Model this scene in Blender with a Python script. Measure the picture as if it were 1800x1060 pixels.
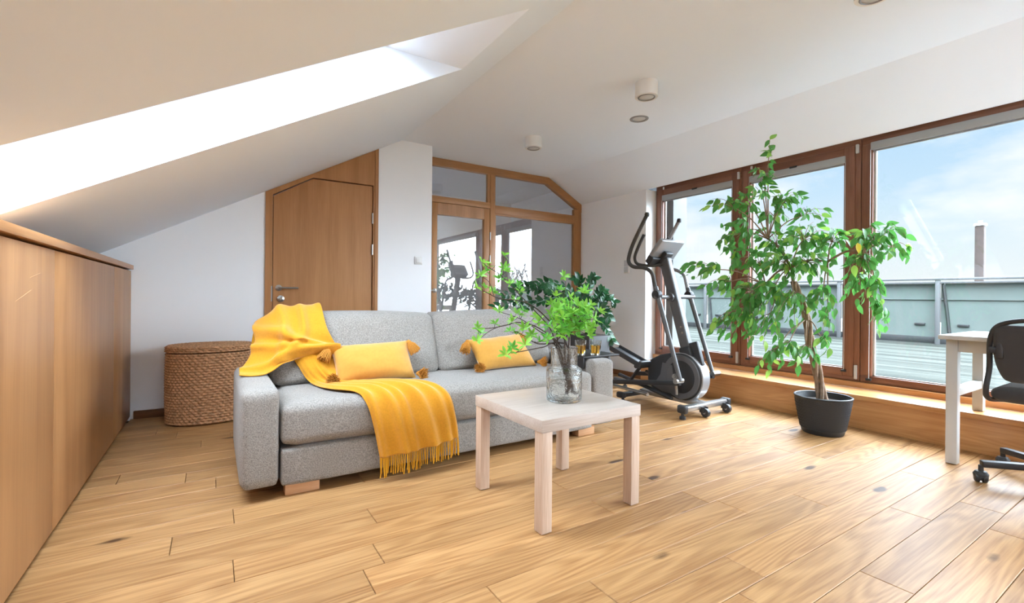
import bpy, bmesh, math, random
from mathutils import Vector, Matrix, noise
R = math.radians
rnd = random.Random(7)
for o in list(bpy.data.objects): bpy.data.objects.remove(o)
sc = bpy.context.scene
C = sc.collection

# ------------------------------------------------------------------ camera
FPX, YAW, HOR, ROLL, CAMH = 822.85, R(32.5477), 519.93, R(0.5042), 0.9353
cd = bpy.data.cameras.new('camera'); cam = bpy.data.objects.new('camera', cd); C.objects.link(cam)
cd.sensor_fit = 'HORIZONTAL'; cd.sensor_width = 36; cd.lens = 36 * FPX / 1800
cd.shift_y = -(530 - HOR) / 1800; cd.clip_start = .05; cd.clip_end = 500
cam.matrix_world = (Matrix.Translation((0, 0, CAMH)) @ Matrix.Rotation(-YAW, 4, 'Z') @ Matrix.Rotation(R(90), 4, 'X') @ Matrix.Rotation(ROLL, 4, 'Z'))
sc.camera = cam

def ray(px, py):
    U, V = px - 900, py - HOR
    u = U * math.cos(ROLL) + V * math.sin(ROLL); v = -U * math.sin(ROLL) + V * math.cos(ROLL)
    l, dz = u / FPX, -v / FPX
    return Vector((math.sin(YAW) + l * math.cos(YAW), math.cos(YAW) - l * math.sin(YAW), dz))
def at(px, py, **k):
    (a, v), = k.items(); D = ray(px, py); o = Vector((0, 0, CAMH))
    if a == 'd': return o + D * v
    i = 'xyz'.index(a)
    return o + D * ((v - o[i]) / D[i])

# ------------------------------------------------------------------ world, light, exposure
SKY = .57
w = bpy.data.worlds.new('sky'); sc.world = w; w.use_nodes = True
nt = w.node_tree; N = nt.nodes; L = nt.links; N.clear()
tc = N.new('ShaderNodeTexCoord'); sp = N.new('ShaderNodeSeparateXYZ'); L.new(tc.outputs['Generated'], sp.inputs[0])
gr = N.new('ShaderNodeValToRGB'); L.new(sp.outputs['Z'], gr.inputs[0])
e = gr.color_ramp.elements
e[0].position = 0; e[0].color = (.52, .56, .58, 1); e[1].position = .012; e[1].color = (.96, 1.0, 1.02, 1)
for p_, c_ in ((.09, (.84, .95, 1.03, 1)), (.19, (.62, .83, 1.03, 1)), (.4, (.42, .68, 1.0, 1)), (1, (.32, .55, .9, 1))):
    q = gr.color_ramp.elements.new(p_); q.color = c_
mp = N.new('ShaderNodeMapping'); mp.inputs['Scale'].default_value = (2.2, 2.2, 5.5); L.new(tc.outputs['Generated'], mp.inputs[0])
nz = N.new('ShaderNodeTexNoise'); nz.inputs['Scale'].default_value = 2.1; nz.inputs['Detail'].default_value = 6; nz.inputs['Roughness'].default_value = .55
L.new(mp.outputs[0], nz.inputs[0])
cr = N.new('ShaderNodeValToRGB'); cr.color_ramp.elements[0].position = .46; cr.color_ramp.elements[1].position = .72
L.new(nz.outputs[0], cr.inputs[0])
mx = N.new('ShaderNodeMixRGB'); L.new(cr.outputs[0], mx.inputs[0]); L.new(gr.outputs[0], mx.inputs[1]); mx.inputs[2].default_value = (1.1, 1.1, 1.1, 1)
bg = N.new('ShaderNodeBackground'); bg.inputs[1].default_value = SKY; L.new(mx.outputs[0], bg.inputs[0])
ow = N.new('ShaderNodeOutputWorld'); L.new(bg.outputs[0], ow.inputs[0])

def light(name, typ, **k):
    ld = bpy.data.lights.new(name, typ); o = bpy.data.objects.new(name, ld); C.objects.link(o)
    for a, b in k.items(): setattr(ld, a, b)
    return o
sun = light('sun', 'SUN', energy=40.0, angle=R(140), color=(.80, .925, 1.08))
sun.rotation_euler = Vector((-.08, .42, -.90)).to_track_quat('-Z', 'Y').to_euler()
def portal(c, x, y, sx, sy):      # portal: helps the sky light find the opening; gives off no light of its own
    o = light('portal', 'AREA', shape='RECTANGLE', size=sx, size_y=sy); o.data.cycles.is_portal = True
    x = -Vector(x).normalized(); y = Vector(y).normalized(); z = x.cross(y)
    o.matrix_world = Matrix(((x.x, y.x, z.x, c[0]), (x.y, y.y, z.y, c[1]), (x.z, y.z, z.z, c[2]), (0, 0, 0, 1)))
sc.view_settings.view_transform = 'Standard'; sc.view_settings.look = 'None'
sc.view_settings.gamma = 1; sc.view_settings.use_curve_mapping = False
sc.view_settings.exposure = 0.85

# ------------------------------------------------------------------ room measures
XC, YB, ZC, XL, XR, YP = -.51, 4.4157, 2.4365, 1.534, 3.605, 4.782
XW, ZW, YV, XG, ZGT, ZGB = 4.117, 2.1507, 3.6486, 4.2714, 2.1934, .2844
XBF, ZB, ZCAB, XPIER = 3.938, .2404, 1.1353, 1.8512
SL = .55165
YN = -3.65                                   # near end of the room
def zs(x): return ZC + SL * (x - XL)         # left roof slope
XK = -.86                                    # knee wall behind the cabinets

# ------------------------------------------------------------------ materials
def lin(c): return tuple(((v / 255) / 12.92 if v / 255 <= .04045 else ((v / 255 + .055) / 1.055) ** 2.4) for v in c) + (1,)
MATS = {}
def mat(name, rgb, rough=.5, metal=0, spec=.5, bump=None, var=0, vscale=30, trans=0, ior=1.45, coat=0, sheen=0, alpha=1):
    m = bpy.data.materials.new(name); m.use_nodes = True; MATS[name] = m
    nt = m.node_tree; b = nt.nodes['Principled BSDF']; i = b.inputs
    i['Base Color'].default_value = lin(rgb); i['Roughness'].default_value = rough; i['Metallic'].default_value = metal
    i['Specular IOR Level'].default_value = spec; i['Transmission Weight'].default_value = trans; i['IOR'].default_value = ior
    i['Coat Weight'].default_value = coat; i['Sheen Weight'].default_value = sheen
    if bump or var:
        t = nt.nodes.new('ShaderNodeTexCoord')
        n = nt.nodes.new('ShaderNodeTexNoise'); n.inputs['Scale'].default_value = vscale; n.inputs['Detail'].default_value = 4
        nt.links.new(t.outputs['Object'], n.inputs[0])
        if var:
            r = nt.nodes.new('ShaderNodeValToRGB'); c = lin(rgb)
            r.color_ramp.elements[0].position = .3; r.color_ramp.elements[1].position = .7
            r.color_ramp.elements[0].color = tuple(v * (1 - var) for v in c[:3]) + (1,)
            r.color_ramp.elements[1].color = tuple(min(1, v * (1 + var)) for v in c[:3]) + (1,)
            nt.links.new(n.outputs[0], r.inputs[0]); nt.links.new(r.outputs[0], i['Base Color'])
        if bump:
            n2 = nt.nodes.new('ShaderNodeTexNoise'); n2.inputs['Scale'].default_value = bump[0]; n2.inputs['Detail'].default_value = 3
            nt.links.new(t.outputs['Object'], n2.inputs[0])
            bp = nt.nodes.new('ShaderNodeBump'); bp.inputs['Strength'].default_value = bump[1]; bp.inputs['Distance'].default_value = bump[2]
            nt.links.new(n2.outputs[0], bp.inputs['Height']); nt.links.new(bp.outputs[0], i['Normal'])
    return m
def wood(name, dark, lightc, axis='z', rough=.4, scale=1.0, contrast=(.35, .68), rings=0., knots=0, perobj=0., bump=.05, spec=.4, fine=.35):
    """grain running along `axis` (object space)"""
    m = bpy.data.materials.new(name); m.use_nodes = True; MATS[name] = m
    nt = m.node_tree; nn = nt.nodes; ll = nt.links; b = nn['Principled BSDF']; b.inputs['Roughness'].default_value = rough
    b.inputs['Specular IOR Level'].default_value = spec
    t = nn.new('ShaderNodeTexCoord'); oi = nn.new('ShaderNodeObjectInfo')
    off = nn.new('ShaderNodeVectorMath'); off.operation = 'MULTIPLY_ADD'
    cmb = nn.new('ShaderNodeCombineXYZ')
    for k in range(3): ll.new(oi.outputs['Random'], cmb.inputs[k])
    off.inputs[1].default_value = (37, 91, 53); ll.new(cmb.outputs[0], off.inputs[0]); ll.new(t.outputs['Object'], off.inputs[2])
    def mapped(s_along, s_across):
        mpn = nn.new('ShaderNodeMapping'); s = [s_across] * 3; s['xyz'.index(axis)] = s_along
        mpn.inputs['Scale'].default_value = s; ll.new(off.outputs[0], mpn.inputs[0]); return mpn.outputs[0]
    n1 = nn.new('ShaderNodeTexNoise'); n1.inputs['Scale'].default_value = scale; n1.inputs['Detail'].default_value = 5; n1.inputs['Roughness'].default_value = .6
    n1.inputs['Distortion'].default_value = .4; ll.new(mapped(.7, 9), n1.inputs[0])
    n2 = nn.new('ShaderNodeTexNoise'); n2.inputs['Scale'].default_value = scale; n2.inputs['Detail'].default_value = 3; ll.new(mapped(5, 150), n2.inputs[0])
    fac = nn.new('ShaderNodeMixRGB'); fac.inputs[0].default_value = fine; ll.new(n1.outputs[0], fac.inputs[1]); ll.new(n2.outputs[0], fac.inputs[2])
    src = fac.outputs[0]
    if rings:
        n3 = nn.new('ShaderNodeTexNoise'); n3.inputs['Scale'].default_value = scale; n3.inputs['Detail'].default_value = 1.5; ll.new(mapped(.65, 6.5), n3.inputs[0])
        mu = nn.new('ShaderNodeMath'); mu.operation = 'MULTIPLY'; mu.inputs[1].default_value = 95; ll.new(n3.outputs[0], mu.inputs[0])
        si = nn.new('ShaderNodeMath'); si.operation = 'SINE'; ll.new(mu.outputs[0], si.inputs[0])
        ma = nn.new('ShaderNodeMath'); ma.operation = 'MULTIPLY_ADD'; ma.inputs[1].default_value = rings; ll.new(si.outputs[0], ma.inputs[0]); ll.new(src, ma.inputs[2])
        src = ma.outputs[0]
    rp = nn.new('ShaderNodeValToRGB'); rp.color_ramp.elements[0].position = contrast[0]; rp.color_ramp.elements[1].position = contrast[1]
    rp.color_ramp.elements[0].color = lin(dark); rp.color_ramp.elements[1].color = lin(lightc); ll.new(src, rp.inputs[0])
    col = rp.outputs[0]
    if perobj:
        hs = nn.new('ShaderNodeHueSaturation'); mr = nn.new('ShaderNodeMapRange'); mr.inputs['To Min'].default_value = 1 - perobj; mr.inputs['To Max'].default_value = 1 + perobj
        ll.new(oi.outputs['Random'], mr.inputs[0]); ll.new(mr.outputs[0], hs.inputs['Value']); ll.new(col, hs.inputs['Color']); col = hs.outputs[0]
    if knots:
        vo = nn.new('ShaderNodeTexVoronoi'); vo.inputs['Scale'].default_value = 1; vo.inputs['Randomness'].default_value = 1; ll.new(mapped(1.5, 4.2), vo.inputs[0])
        n4 = nn.new('ShaderNodeTexNoise'); n4.inputs['Scale'].default_value = 14; ll.new(t.outputs['Object'], n4.inputs[0])
        ad = nn.new('ShaderNodeMath'); ad.operation = 'MULTIPLY_ADD'; ad.inputs[1].default_value = -.06; ll.new(n4.outputs[0], ad.inputs[0]); ll.new(vo.outputs['Distance'], ad.inputs[2])
        kr = nn.new('ShaderNodeValToRGB'); kr.color_ramp.elements[0].position = .03; kr.color_ramp.elements[1].position = .075
        kr.color_ramp.elements[0].color = (.10, .06, .03, 1); kr.color_ramp.elements[1].color = (1, 1, 1, 1); ll.new(ad.outputs[0], kr.inputs[0])
        mk = nn.new('ShaderNodeMixRGB'); mk.blend_type = 'MULTIPLY'; mk.inputs[0].default_value = knots; ll.new(col, mk.inputs[1]); ll.new(kr.outputs[0], mk.inputs[2]); col = mk.outputs[0]
    ll.new(col, b.inputs['Base Color'])
    bp = nn.new('ShaderNodeBump'); bp.inputs['Strength'].default_value = bump; bp.inputs['Distance'].default_value = .002
    ll.new(src, bp.inputs['Height']); ll.new(bp.outputs[0], b.inputs['Normal'])
    return m
def pane_mat(name, tint, refl, rough=0.0, rtint=(1, 1, 1)):
    """thin window glass: clear transmission with a mirror share that grows at grazing angles"""
    m = bpy.data.materials.new(name); m.use_nodes = True; MATS[name] = m
    nt = m.node_tree; nn = nt.nodes; ll = nt.links; nn.clear()
    tr = nn.new('ShaderNodeBsdfTransparent'); tr.inputs[0].default_value = tuple(tint) + (1,)
    gl = nn.new('ShaderNodeBsdfGlossy'); gl.inputs['Roughness'].default_value = rough; gl.inputs[0].default_value = tuple(rtint) + (1,)
    lw = nn.new('ShaderNodeLayerWeight'); lw.inputs[0].default_value = .5
    pw = nn.new('ShaderNodeMath'); pw.operation = 'POWER'; pw.inputs[1].default_value = 5; ll.new(lw.outputs['Facing'], pw.inputs[0])
    ma = nn.new('ShaderNodeMath'); ma.operation = 'MULTIPLY_ADD'; ma.inputs[1].default_value = .9; ma.inputs[2].default_value = .043 * refl; ma.use_clamp = True; ll.new(pw.outputs[0], ma.inputs[0])
    mi = nn.new('ShaderNodeMixShader'); ll.new(ma.outputs[0], mi.inputs[0]); ll.new(tr.outputs[0], mi.inputs[1]); ll.new(gl.outputs[0], mi.inputs[2])
    o = nn.new('ShaderNodeOutputMaterial'); ll.new(mi.outputs[0], o.inputs[0]); return m

WALL = mat('white_paint', (245, 246, 248), .85, spec=.25, bump=(220, .06, .001))
CEIL = mat('ceiling_paint', (237, 244, 253), .9, spec=.2, bump=(220, .05, .001))
FLOORM = wood('oak_floor', (144, 101, 60), (190, 147, 98), 'x', .42, 1.0, (.30, .72), rings=.085, knots=.9, perobj=.13, bump=.10, spec=.32, fine=.45)
GAPM = mat('floor_gap', (92, 62, 36), .9)
CABM = wood('cabinet_veneer', (150, 104, 64), (188, 140, 94), 'z', .38, 1.0, (.3, .75), bump=.02, fine=.25)
CABTOP = wood('cabinet_top_oak', (164, 112, 66), (204, 154, 102), 'y', .35, 1.0, (.3, .75), bump=.02)
DOORM = wood('door_veneer', (158, 106, 60), (192, 138, 86), 'z', .4, 1.0, (.3, .75), bump=.02, fine=.25)
FRAMEX = wood('oak_frame_x', (152, 104, 62), (188, 138, 90), 'x', .4, 1.2, bump=.03)
FRAMEZ = wood('oak_frame_z', (152, 104, 62), (188, 138, 90), 'z', .4, 1.2, bump=.03)
WINY = wood('mahogany_y', (112, 72, 54), (150, 104, 82), 'y', .35, 1.2, bump=.03)
WINZ = wood('mahogany_z', (112, 72, 54), (150, 104, 82), 'z', .35, 1.2, bump=.03)
BENCHM = wood('bench_oak', (180, 122, 72), (214, 162, 108), 'y', .32, 1.0, (.3, .75), rings=.06, bump=.03)
BASEM = wood('baseboard_wood', (92, 58, 32), (124, 82, 50), 'x', .45)
BASEY = wood('baseboard_wood_y', (110, 70, 40), (146, 98, 60), 'y', .45)
TABLEX = wood('whitewashed_oak_x', (172, 156, 144), (198, 186, 176), 'x', .3, 1.5, bump=.02, fine=.5)
TABLEZ = wood('whitewashed_oak_z', (178, 150, 128), (206, 182, 162), 'z', .35, 1.5, bump=.02, fine=.5)
SOFALEG = wood('pale_leg_wood', (196, 146, 104), (220, 176, 136), 'x', .5, 2)
FABRIC = mat('grey_fabric', (142, 136, 130), .95, spec=.1, bump=(300, .6, .005), var=.36, vscale=190, sheen=.2)
YELLOW = mat('mustard_wool', (200, 138, 34), .9, spec=.1, bump=(500, .3, .002), var=.08, vscale=120, sheen=.3)
YFRINGE = mat('mustard_yarn', (200, 142, 40), .95, spec=.05)
PILLOW = mat('ochre_velvet', (196, 144, 64), .85, spec=.1, bump=(600, .25, .001), var=.05, vscale=60, sheen=.4)
TASSEL = mat('ochre_tassel', (186, 128, 58), .95, spec=.05, var=.3, vscale=300)
SCRATCH = mat('scratched_veneer', (196, 156, 114), .6)
PIPING = mat('cream_zip', (226, 212, 190), .8)
WICKER = mat('seagrass', (186, 142, 104), .8, spec=.2, var=.45, vscale=70)
BLACKM = mat('black_metal', (42, 42, 44), .4, spec=.5)
BLACKP = mat('black_plastic', (48, 48, 50), .45, spec=.5)
DGREY = mat('dark_grey_plastic', (90, 89, 90), .35, spec=.5)
FOAM = mat('handle_foam', (72, 69, 67), .7)
SILVER = mat('silver_metal', (176, 174, 172), .3, metal=.8)
PSILVER = mat('silver_plastic', (150, 150, 152), .35, metal=.4)
CHROME = mat('brushed_steel', (170, 168, 164), .28, metal=1)
WHITEP = mat('white_plastic', (232, 231, 229), .4)
GREYP = mat('pale_grey_plastic', (196, 197, 198), .4)
LENS = mat('lamp_lens', (205, 204, 202), .3)
CHAIRF = mat('chair_fabric', (62, 60, 60), .9, spec=.2, bump=(500, .4, .002), sheen=.2)
DESKM = mat('desk_white', (196, 195, 192), .4, bump=(60, .05, .001))
POTM = mat('pot_black', (52, 53, 55), .45, spec=.4)
SOIL = mat('soil', (62, 50, 42), .95, bump=(90, .9, .01), var=.5, vscale=90)
PLANTER = mat('planter_grey', (60, 59, 60), .6)
BARK = mat('ficus_bark', (142, 118, 98), .85, bump=(60, .6, .004), var=.25, vscale=40)
TWIG = mat('twig_dark', (70, 56, 50), .8)
def leafmat(name, c1, c2, rough=.4, trans=.35):
    m = bpy.data.materials.new(name); m.use_nodes = True; nt = m.node_tree; nn = nt.nodes; ll = nt.links; b = nn['Principled BSDF']
    oi = nn.new('ShaderNodeObjectInfo'); rp = nn.new('ShaderNodeValToRGB'); rp.color_ramp.elements[0].color = lin(c1); rp.color_ramp.elements[1].color = lin(c2)
    ll.new(oi.outputs['Random'], rp.inputs[0]); ll.new(rp.outputs[0], b.inputs['Base Color']); b.inputs['Roughness'].default_value = rough
    tl = nn.new('ShaderNodeBsdfTranslucent'); ll.new(rp.outputs[0], tl.inputs[0])
    mi = nn.new('ShaderNodeMixShader'); mi.inputs[0].default_value = trans; ll.new(b.outputs[0], mi.inputs[1]); ll.new(tl.outputs[0], mi.inputs[2])
    ll.new(mi.outputs[0], nn['Material Output'].inputs[0]); return m
FICUSL = leafmat('ficus_leaf', (80, 148, 70), (172, 218, 96), .4, .45)
FICUSY = leafmat('yellow_leaf', (224, 204, 60), (224, 204, 60))
BRANCHL = leafmat('branch_leaf', (92, 176, 62), (156, 216, 84))
ZZL = leafmat('zz_leaf', (24, 62, 34), (40, 92, 52), .25, .1)
VASE = mat('vase_glass', (250, 252, 252), .02, trans=1, ior=1.4, bump=(62, .75, .007))
WATER = mat('water', (250, 253, 252), 0, trans=1, ior=1.33)
TUMBLER = mat('tumbler_glass', (245, 248, 246), .0, trans=1, ior=1.4)
DRINK = mat('amber_drink', (240, 178, 60), 0, trans=1, ior=1.33)
WPANE = pane_mat('window_glass', (.97, .985, .98), .4)
PPANE = pane_mat('partition_glass', (.93, .92, .91), 4.2, rtint=(.95, .95, .95))
FROST = mat('frosted_panel', (82, 89, 85), .9, spec=.1, var=.05, vscale=3)
RAILM = mat('rail_metal', (78, 79, 79), .6, spec=.2)
RAILD = mat('rail_dark', (36, 37, 37), .5)
DECKM = wood('weathered_deck', (38, 40, 36), (68, 70, 65), 'y', .95, .8, (.3, .7), perobj=.4, bump=.1, spec=.05)
CONC = mat('facade_render', (92, 92, 90), .9, var=.06, vscale=4)
MAST = mat('brick_stack', (50, 39, 34), .9, var=.25, vscale=18)
GROUND = mat('far_ground', (150, 156, 146), 1, var=.2, vscale=.1)
BLINDM = mat('blind_cassette', (166, 168, 170), .45)

# ------------------------------------------------------------------ mesh helpers
class MB:
    def __init__(s): s.bm = bmesh.new()
    def box(s, lo, hi, bev=0, seg=2, M=None):
        lo, hi = Vector(lo), Vector(hi); c = (lo + hi) / 2; d = hi - lo
        r = bmesh.ops.create_cube(s.bm, size=1, matrix=Matrix.Translation(c) @ Matrix.Diagonal((abs(d.x), abs(d.y), abs(d.z), 1)))
        vs = r['verts']
        if bev:
            es = list({e for v in vs for e in v.link_edges})
            g = bmesh.ops.bevel(s.bm, geom=es, offset=min(bev, .49 * min(abs(k) for k in d)), segments=seg, affect='EDGES', profile=.5)
            vs = list({v for f in g['faces'] for v in f.verts} | {v for v in vs if v.is_valid})
        if M is not None:
            for v in vs: v.co = M @ v.co
        return s
    def poly(s, pts, flip=False):
        vs = [s.bm.verts.new(p) for p in pts]
        s.bm.faces.new(vs[::-1] if flip else vs); return s
    def prism(s, pts, axis, a, b):
        """2D outline (the two other axes in xyz order) extruded along axis from a to b"""
        i = 'xyz'.index(axis)
        def P(p, h): q = list(p); q.insert(i, h); return q
        A = [s.bm.verts.new(P(p, a)) for p in pts]; B = [s.bm.verts.new(P(p, b)) for p in pts]
        fs = [s.bm.faces.new(A), s.bm.faces.new(B[::-1])]; n = len(pts)
        for k in range(n): fs.append(s.bm.faces.new((A[k], B[k], B[(k + 1) % n], A[(k + 1) % n])))
        bmesh.ops.recalc_face_normals(s.bm, faces=fs); return s
    def tube(s, pts, r, n=10, caps=True, smooth=0):
        pts = [Vector(p) for p in pts]; rs = list(r) if hasattr(r, '__len__') else [r] * len(pts)
        if smooth:
            Q = []; RR = []
            for k in range(len(pts) - 1):
                p0 = pts[max(k - 1, 0)]; p1 = pts[k]; p2 = pts[k + 1]; p3 = pts[min(k + 2, len(pts) - 1)]
                for j in range(smooth):
                    t = j / smooth
                    Q.append(.5 * (2 * p1 + (p2 - p0) * t + (2 * p0 - 5 * p1 + 4 * p2 - p3) * t * t + (3 * p1 - p0 - 3 * p2 + p3) * t ** 3))
                    RR.append(rs[k] * (1 - t) + rs[k + 1] * t)
            Q.append(pts[-1]); RR.append(rs[-1]); pts, rs = Q, RR
        rings = []; up = None
        for k, p in enumerate(pts):
            d = (pts[min(k + 1, len(pts) - 1)] - pts[max(k - 1, 0)])
            if d.length < 1e-9: d = Vector((0, 0, 1))
            d.normalize()
            if up is None: up = d.orthogonal().normalized()
            up = (up - d * up.dot(d)); up = up.normalized() if up.length > 1e-6 else d.orthogonal().normalized()
            sd = d.cross(up)
            rings.append([s.bm.verts.new(p + (up * math.cos(2 * math.pi * j / n) + sd * math.sin(2 * math.pi * j / n)) * rs[k]) for j in range(n)])
        for k in range(len(rings) - 1):
            for j in range(n): s.bm.faces.new((rings[k][j], rings[k][(j + 1) % n], rings[k + 1][(j + 1) % n], rings[k + 1][j]))
        if caps: s.bm.faces.new(rings[0][::-1]); s.bm.faces.new(rings[-1])
        return s
    def lathe(s, prof, c=(0, 0, 0), n=32, M=None, close=False):
        c = Vector(c); rings = []
        for r, z in prof:
            if r < 1e-6: vs = [s.bm.verts.new((0, 0, z))]
            else: vs = [s.bm.verts.new((r * math.cos(2 * math.pi * j / n), r * math.sin(2 * math.pi * j / n), z)) for j in range(n)]
            for v in vs: v.co = (M @ v.co if M is not None else v.co) + c
            rings.append(vs)
        pr = list(zip(rings, rings[1:])) + ([(rings[-1], rings[0])] if close else [])
        for a, b in pr:
            for j in range(n):
                k = (j + 1) % n
                if len(a) == 1 and len(b) == 1: continue
                if len(a) == 1: s.bm.faces.new((a[0], b[k], b[j]))
                elif len(b) == 1: s.bm.faces.new((a[j], a[k], b[0]))
                else: s.bm.faces.new((a[j], a[k], b[k], b[j]))
        return s
    def grid(s, f, nu, nv, cu=False):
        vs = [[s.bm.verts.new(f(u, v)) for v in range(nv)] for u in range(nu)]
        for u in range(nu if cu else nu - 1):
            for v in range(nv - 1): s.bm.faces.new((vs[u][v], vs[(u + 1) % nu][v], vs[(u + 1) % nu][v + 1], vs[u][v + 1]))
        return vs
    def cushion(s, lo, hi, r=.05, puff=(0, 0, 0), cuts=12, fn=None):
        """rounded box whose faces swell; fn: final point warp"""
        lo, hi = Vector(lo), Vector(hi); c = (lo + hi) / 2; h = (hi - lo) / 2
        t = bmesh.new(); bmesh.ops.create_cube(t, size=2); bmesh.ops.subdivide_edges(t, edges=t.edges[:], cuts=cuts, use_grid_fill=True)
        mp_ = {}
        for v in t.verts:
            q = v.co.copy()
            k = 1.0
            p = Vector((q.x * h.x, q.y * h.y, q.z * h.z))
            rr = min(r, h.x, h.y, h.z)
            inn = Vector([max(-(h[i] - rr), min(h[i] - rr, p[i])) for i in range(3)]); dd = p - inn
            if dd.length > 1e-9: p = inn + dd.normalized() * rr
            for i in range(3):
                if puff[i]:
                    a, b_ = [j for j in range(3) if j != i]
                    p[i] += math.copysign(puff[i], q[i]) * abs(q[i]) * max(0, (1 - q[a] ** 4)) * max(0, (1 - q[b_] ** 4)) if abs(q[i]) > .2 else 0
            p += c
            if fn: p = fn(p)
            mp_[v] = s.bm.verts.new(p)
        for f in t.faces: s.bm.faces.new([mp_[v] for v in f.verts])
        t.free(); return s
    def xf(s, M):
        for v in s.bm.verts: v.co = M @ v.co
        return s

ORG = {}
def setp(o, label=None, cat=None, group=None, kind=None, category=None):
    cat = cat or category
    for k, v in (('label', label), ('category', cat), ('group', group), ('kind', kind)):
        if v: o[k] = v
    return o
def obj(name, mb, m, parent=None, org=None, smooth=True, angle=40, **tags):
    me = bpy.data.meshes.new(name); bm = mb.bm if isinstance(mb, MB) else mb
    if org is None:
        if parent: org = ORG[parent]
        else:
            xs = [v.co for v in bm.verts]
            org = Vector(((min(v.x for v in xs) + max(v.x for v in xs)) / 2, (min(v.y for v in xs) + max(v.y for v in xs)) / 2, min(v.z for v in xs)))
    org = Vector(org)
    for v in bm.verts: v.co -= org
    bm.normal_update(); bm.to_mesh(me); bm.free(); me.materials.append(m)
    if smooth:
        for p in me.polygons: p.use_smooth = True
        me.set_sharp_from_angle(angle=R(angle))
    o = bpy.data.objects.new(name, me); C.objects.link(o)
    ORG[o] = org
    if parent: o.parent = parent; o.location = org - ORG[parent]
    else: o.location = org
    return setp(o, **tags)
def thing(name, loc, label, cat, group=None):
    o = bpy.data.objects.new(name, None); C.objects.link(o); o.location = loc; o.empty_display_size = .1; ORG[o] = Vector(loc)
    return setp(o, label, cat, group)
def inst(name, mesh, M, parent, **tags):
    """a piece sharing mesh data; M in world space"""
    o = bpy.data.objects.new(name, mesh); C.objects.link(o); o.parent = parent
    o.matrix_local = Matrix.Translation(-ORG[parent]) @ M; ORG[o] = M.translation.copy()
    return setp(o, **tags)
def meshof(mb, m, name, smooth=True):
    me = bpy.data.meshes.new(name); mb.bm.normal_update(); mb.bm.to_mesh(me); mb.bm.free(); me.materials.append(m)
    if smooth:
        for p in me.polygons: p.use_smooth = True
    return me
def struct(name, mb, m, parent=None, **k):
    return obj(name, mb, m, parent, **({} if parent else {'kind': 'structure'}), **k)
def frame_m(origin, zdir, xdir):
    z = Vector(zdir).normalized(); x = Vector(xdir); x = (x - z * x.dot(z)).normalized(); y = z.cross(x)
    return Matrix(((x.x, y.x, z.x, origin[0]), (x.y, y.y, z.y, origin[1]), (x.z, y.z, z.z, origin[2]), (0, 0, 0, 1)))

# ================================================================== ROOM
fl = struct('floor', MB().box((XK, YN, -.12), (XW + .4, 6.6, -.012)), GAPM, smooth=False, label='warm oak plank floor of the attic room', category='floor')
joints = {0: [2.68], 1: [1.88], 2: [1.41, 2.57], 3: [1.565], 4: [2.34], 8: [.511, 1.9], 9: [.065, 1.45], 11: [-.125, 1.2], 12: [.079, 1.62], 16: [-.11, 1.3], 17: [-.393, .9]}
struct('floor_near', MB().box((XK, YN, -.012), (XBF + .015, .411 - .1497 * 7, 0)), FLOORM, smooth=False, label='plain oak floor at the near end of the room', category='floor')
row = -7
while True:
    y0 = .411 + .1497 * row; y1 = y0 + .1497
    if y0 > 4.80: break
    x0, x1 = (XC - .02 if y0 < YB else XPIER, XBF + .015 if y1 < YV - .1 else XW)
    if y1 > YB and y0 < YB: x0 = XC
    js = sorted(joints.get(row, [rnd.uniform(-.2, 1.1)]))
    while js[-1] + 1.0 < x1: js.append(js[-1] + rnd.uniform(1.0, 1.75))
    while js[0] - 1.0 > x0: js.insert(0, js[0] - rnd.uniform(.95, 1.6))
    xs = [x0] + [j for j in js if x0 + .12 < j < x1 - .12] + [x1]
    yy1 = min(y1, YP + .02)
    for a, b in zip(xs, xs[1:]):
        g = .0011; m_ = MB(); hx, hy, ch = (b - a) / 2 - g, (yy1 - y0) / 2 - g, .0016
        B = [(-hx, -hy, -.014), (hx, -hy, -.014), (hx, hy, -.014), (-hx, hy, -.014)]
        Tt = [(p[0], p[1], -ch) for p in B]; I = [(p[0] - math.copysign(ch, p[0]), p[1] - math.copysign(ch, p[1]), 0) for p in B]
        rings = [[m_.bm.verts.new(p) for p in q] for q in (B, Tt, I)]
        for k in range(2):
            for j in range(4): m_.bm.faces.new((rings[k][j], rings[k][(j + 1) % 4], rings[k + 1][(j + 1) % 4], rings[k + 1][j]))
        m_.bm.faces.new(rings[2])
        inst('floor_plank', meshof(m_, FLOORM, 'floor_plank', False), Matrix.Translation(((a + b) / 2, (y0 + yy1) / 2, 0)), fl)
    row += 1

# ceilings
struct('ceiling', MB().box((XL, YN, ZC), (XR, YP + .02, ZC + .1)), CEIL, smooth=False, label='flat white ceiling between the two roof slopes', category='ceiling')
m = MB().prism([(XR, ZC), (XW, ZW), (XG + .06, ZGT + .012), (XG + .06, ZC + .5), (XR, ZC + .5)], 'y', YN, YP + .02)
struct('ceiling_slope_right', m, CEIL, smooth=False, label='white ceiling slope falling to the window head', category='ceiling')
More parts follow.
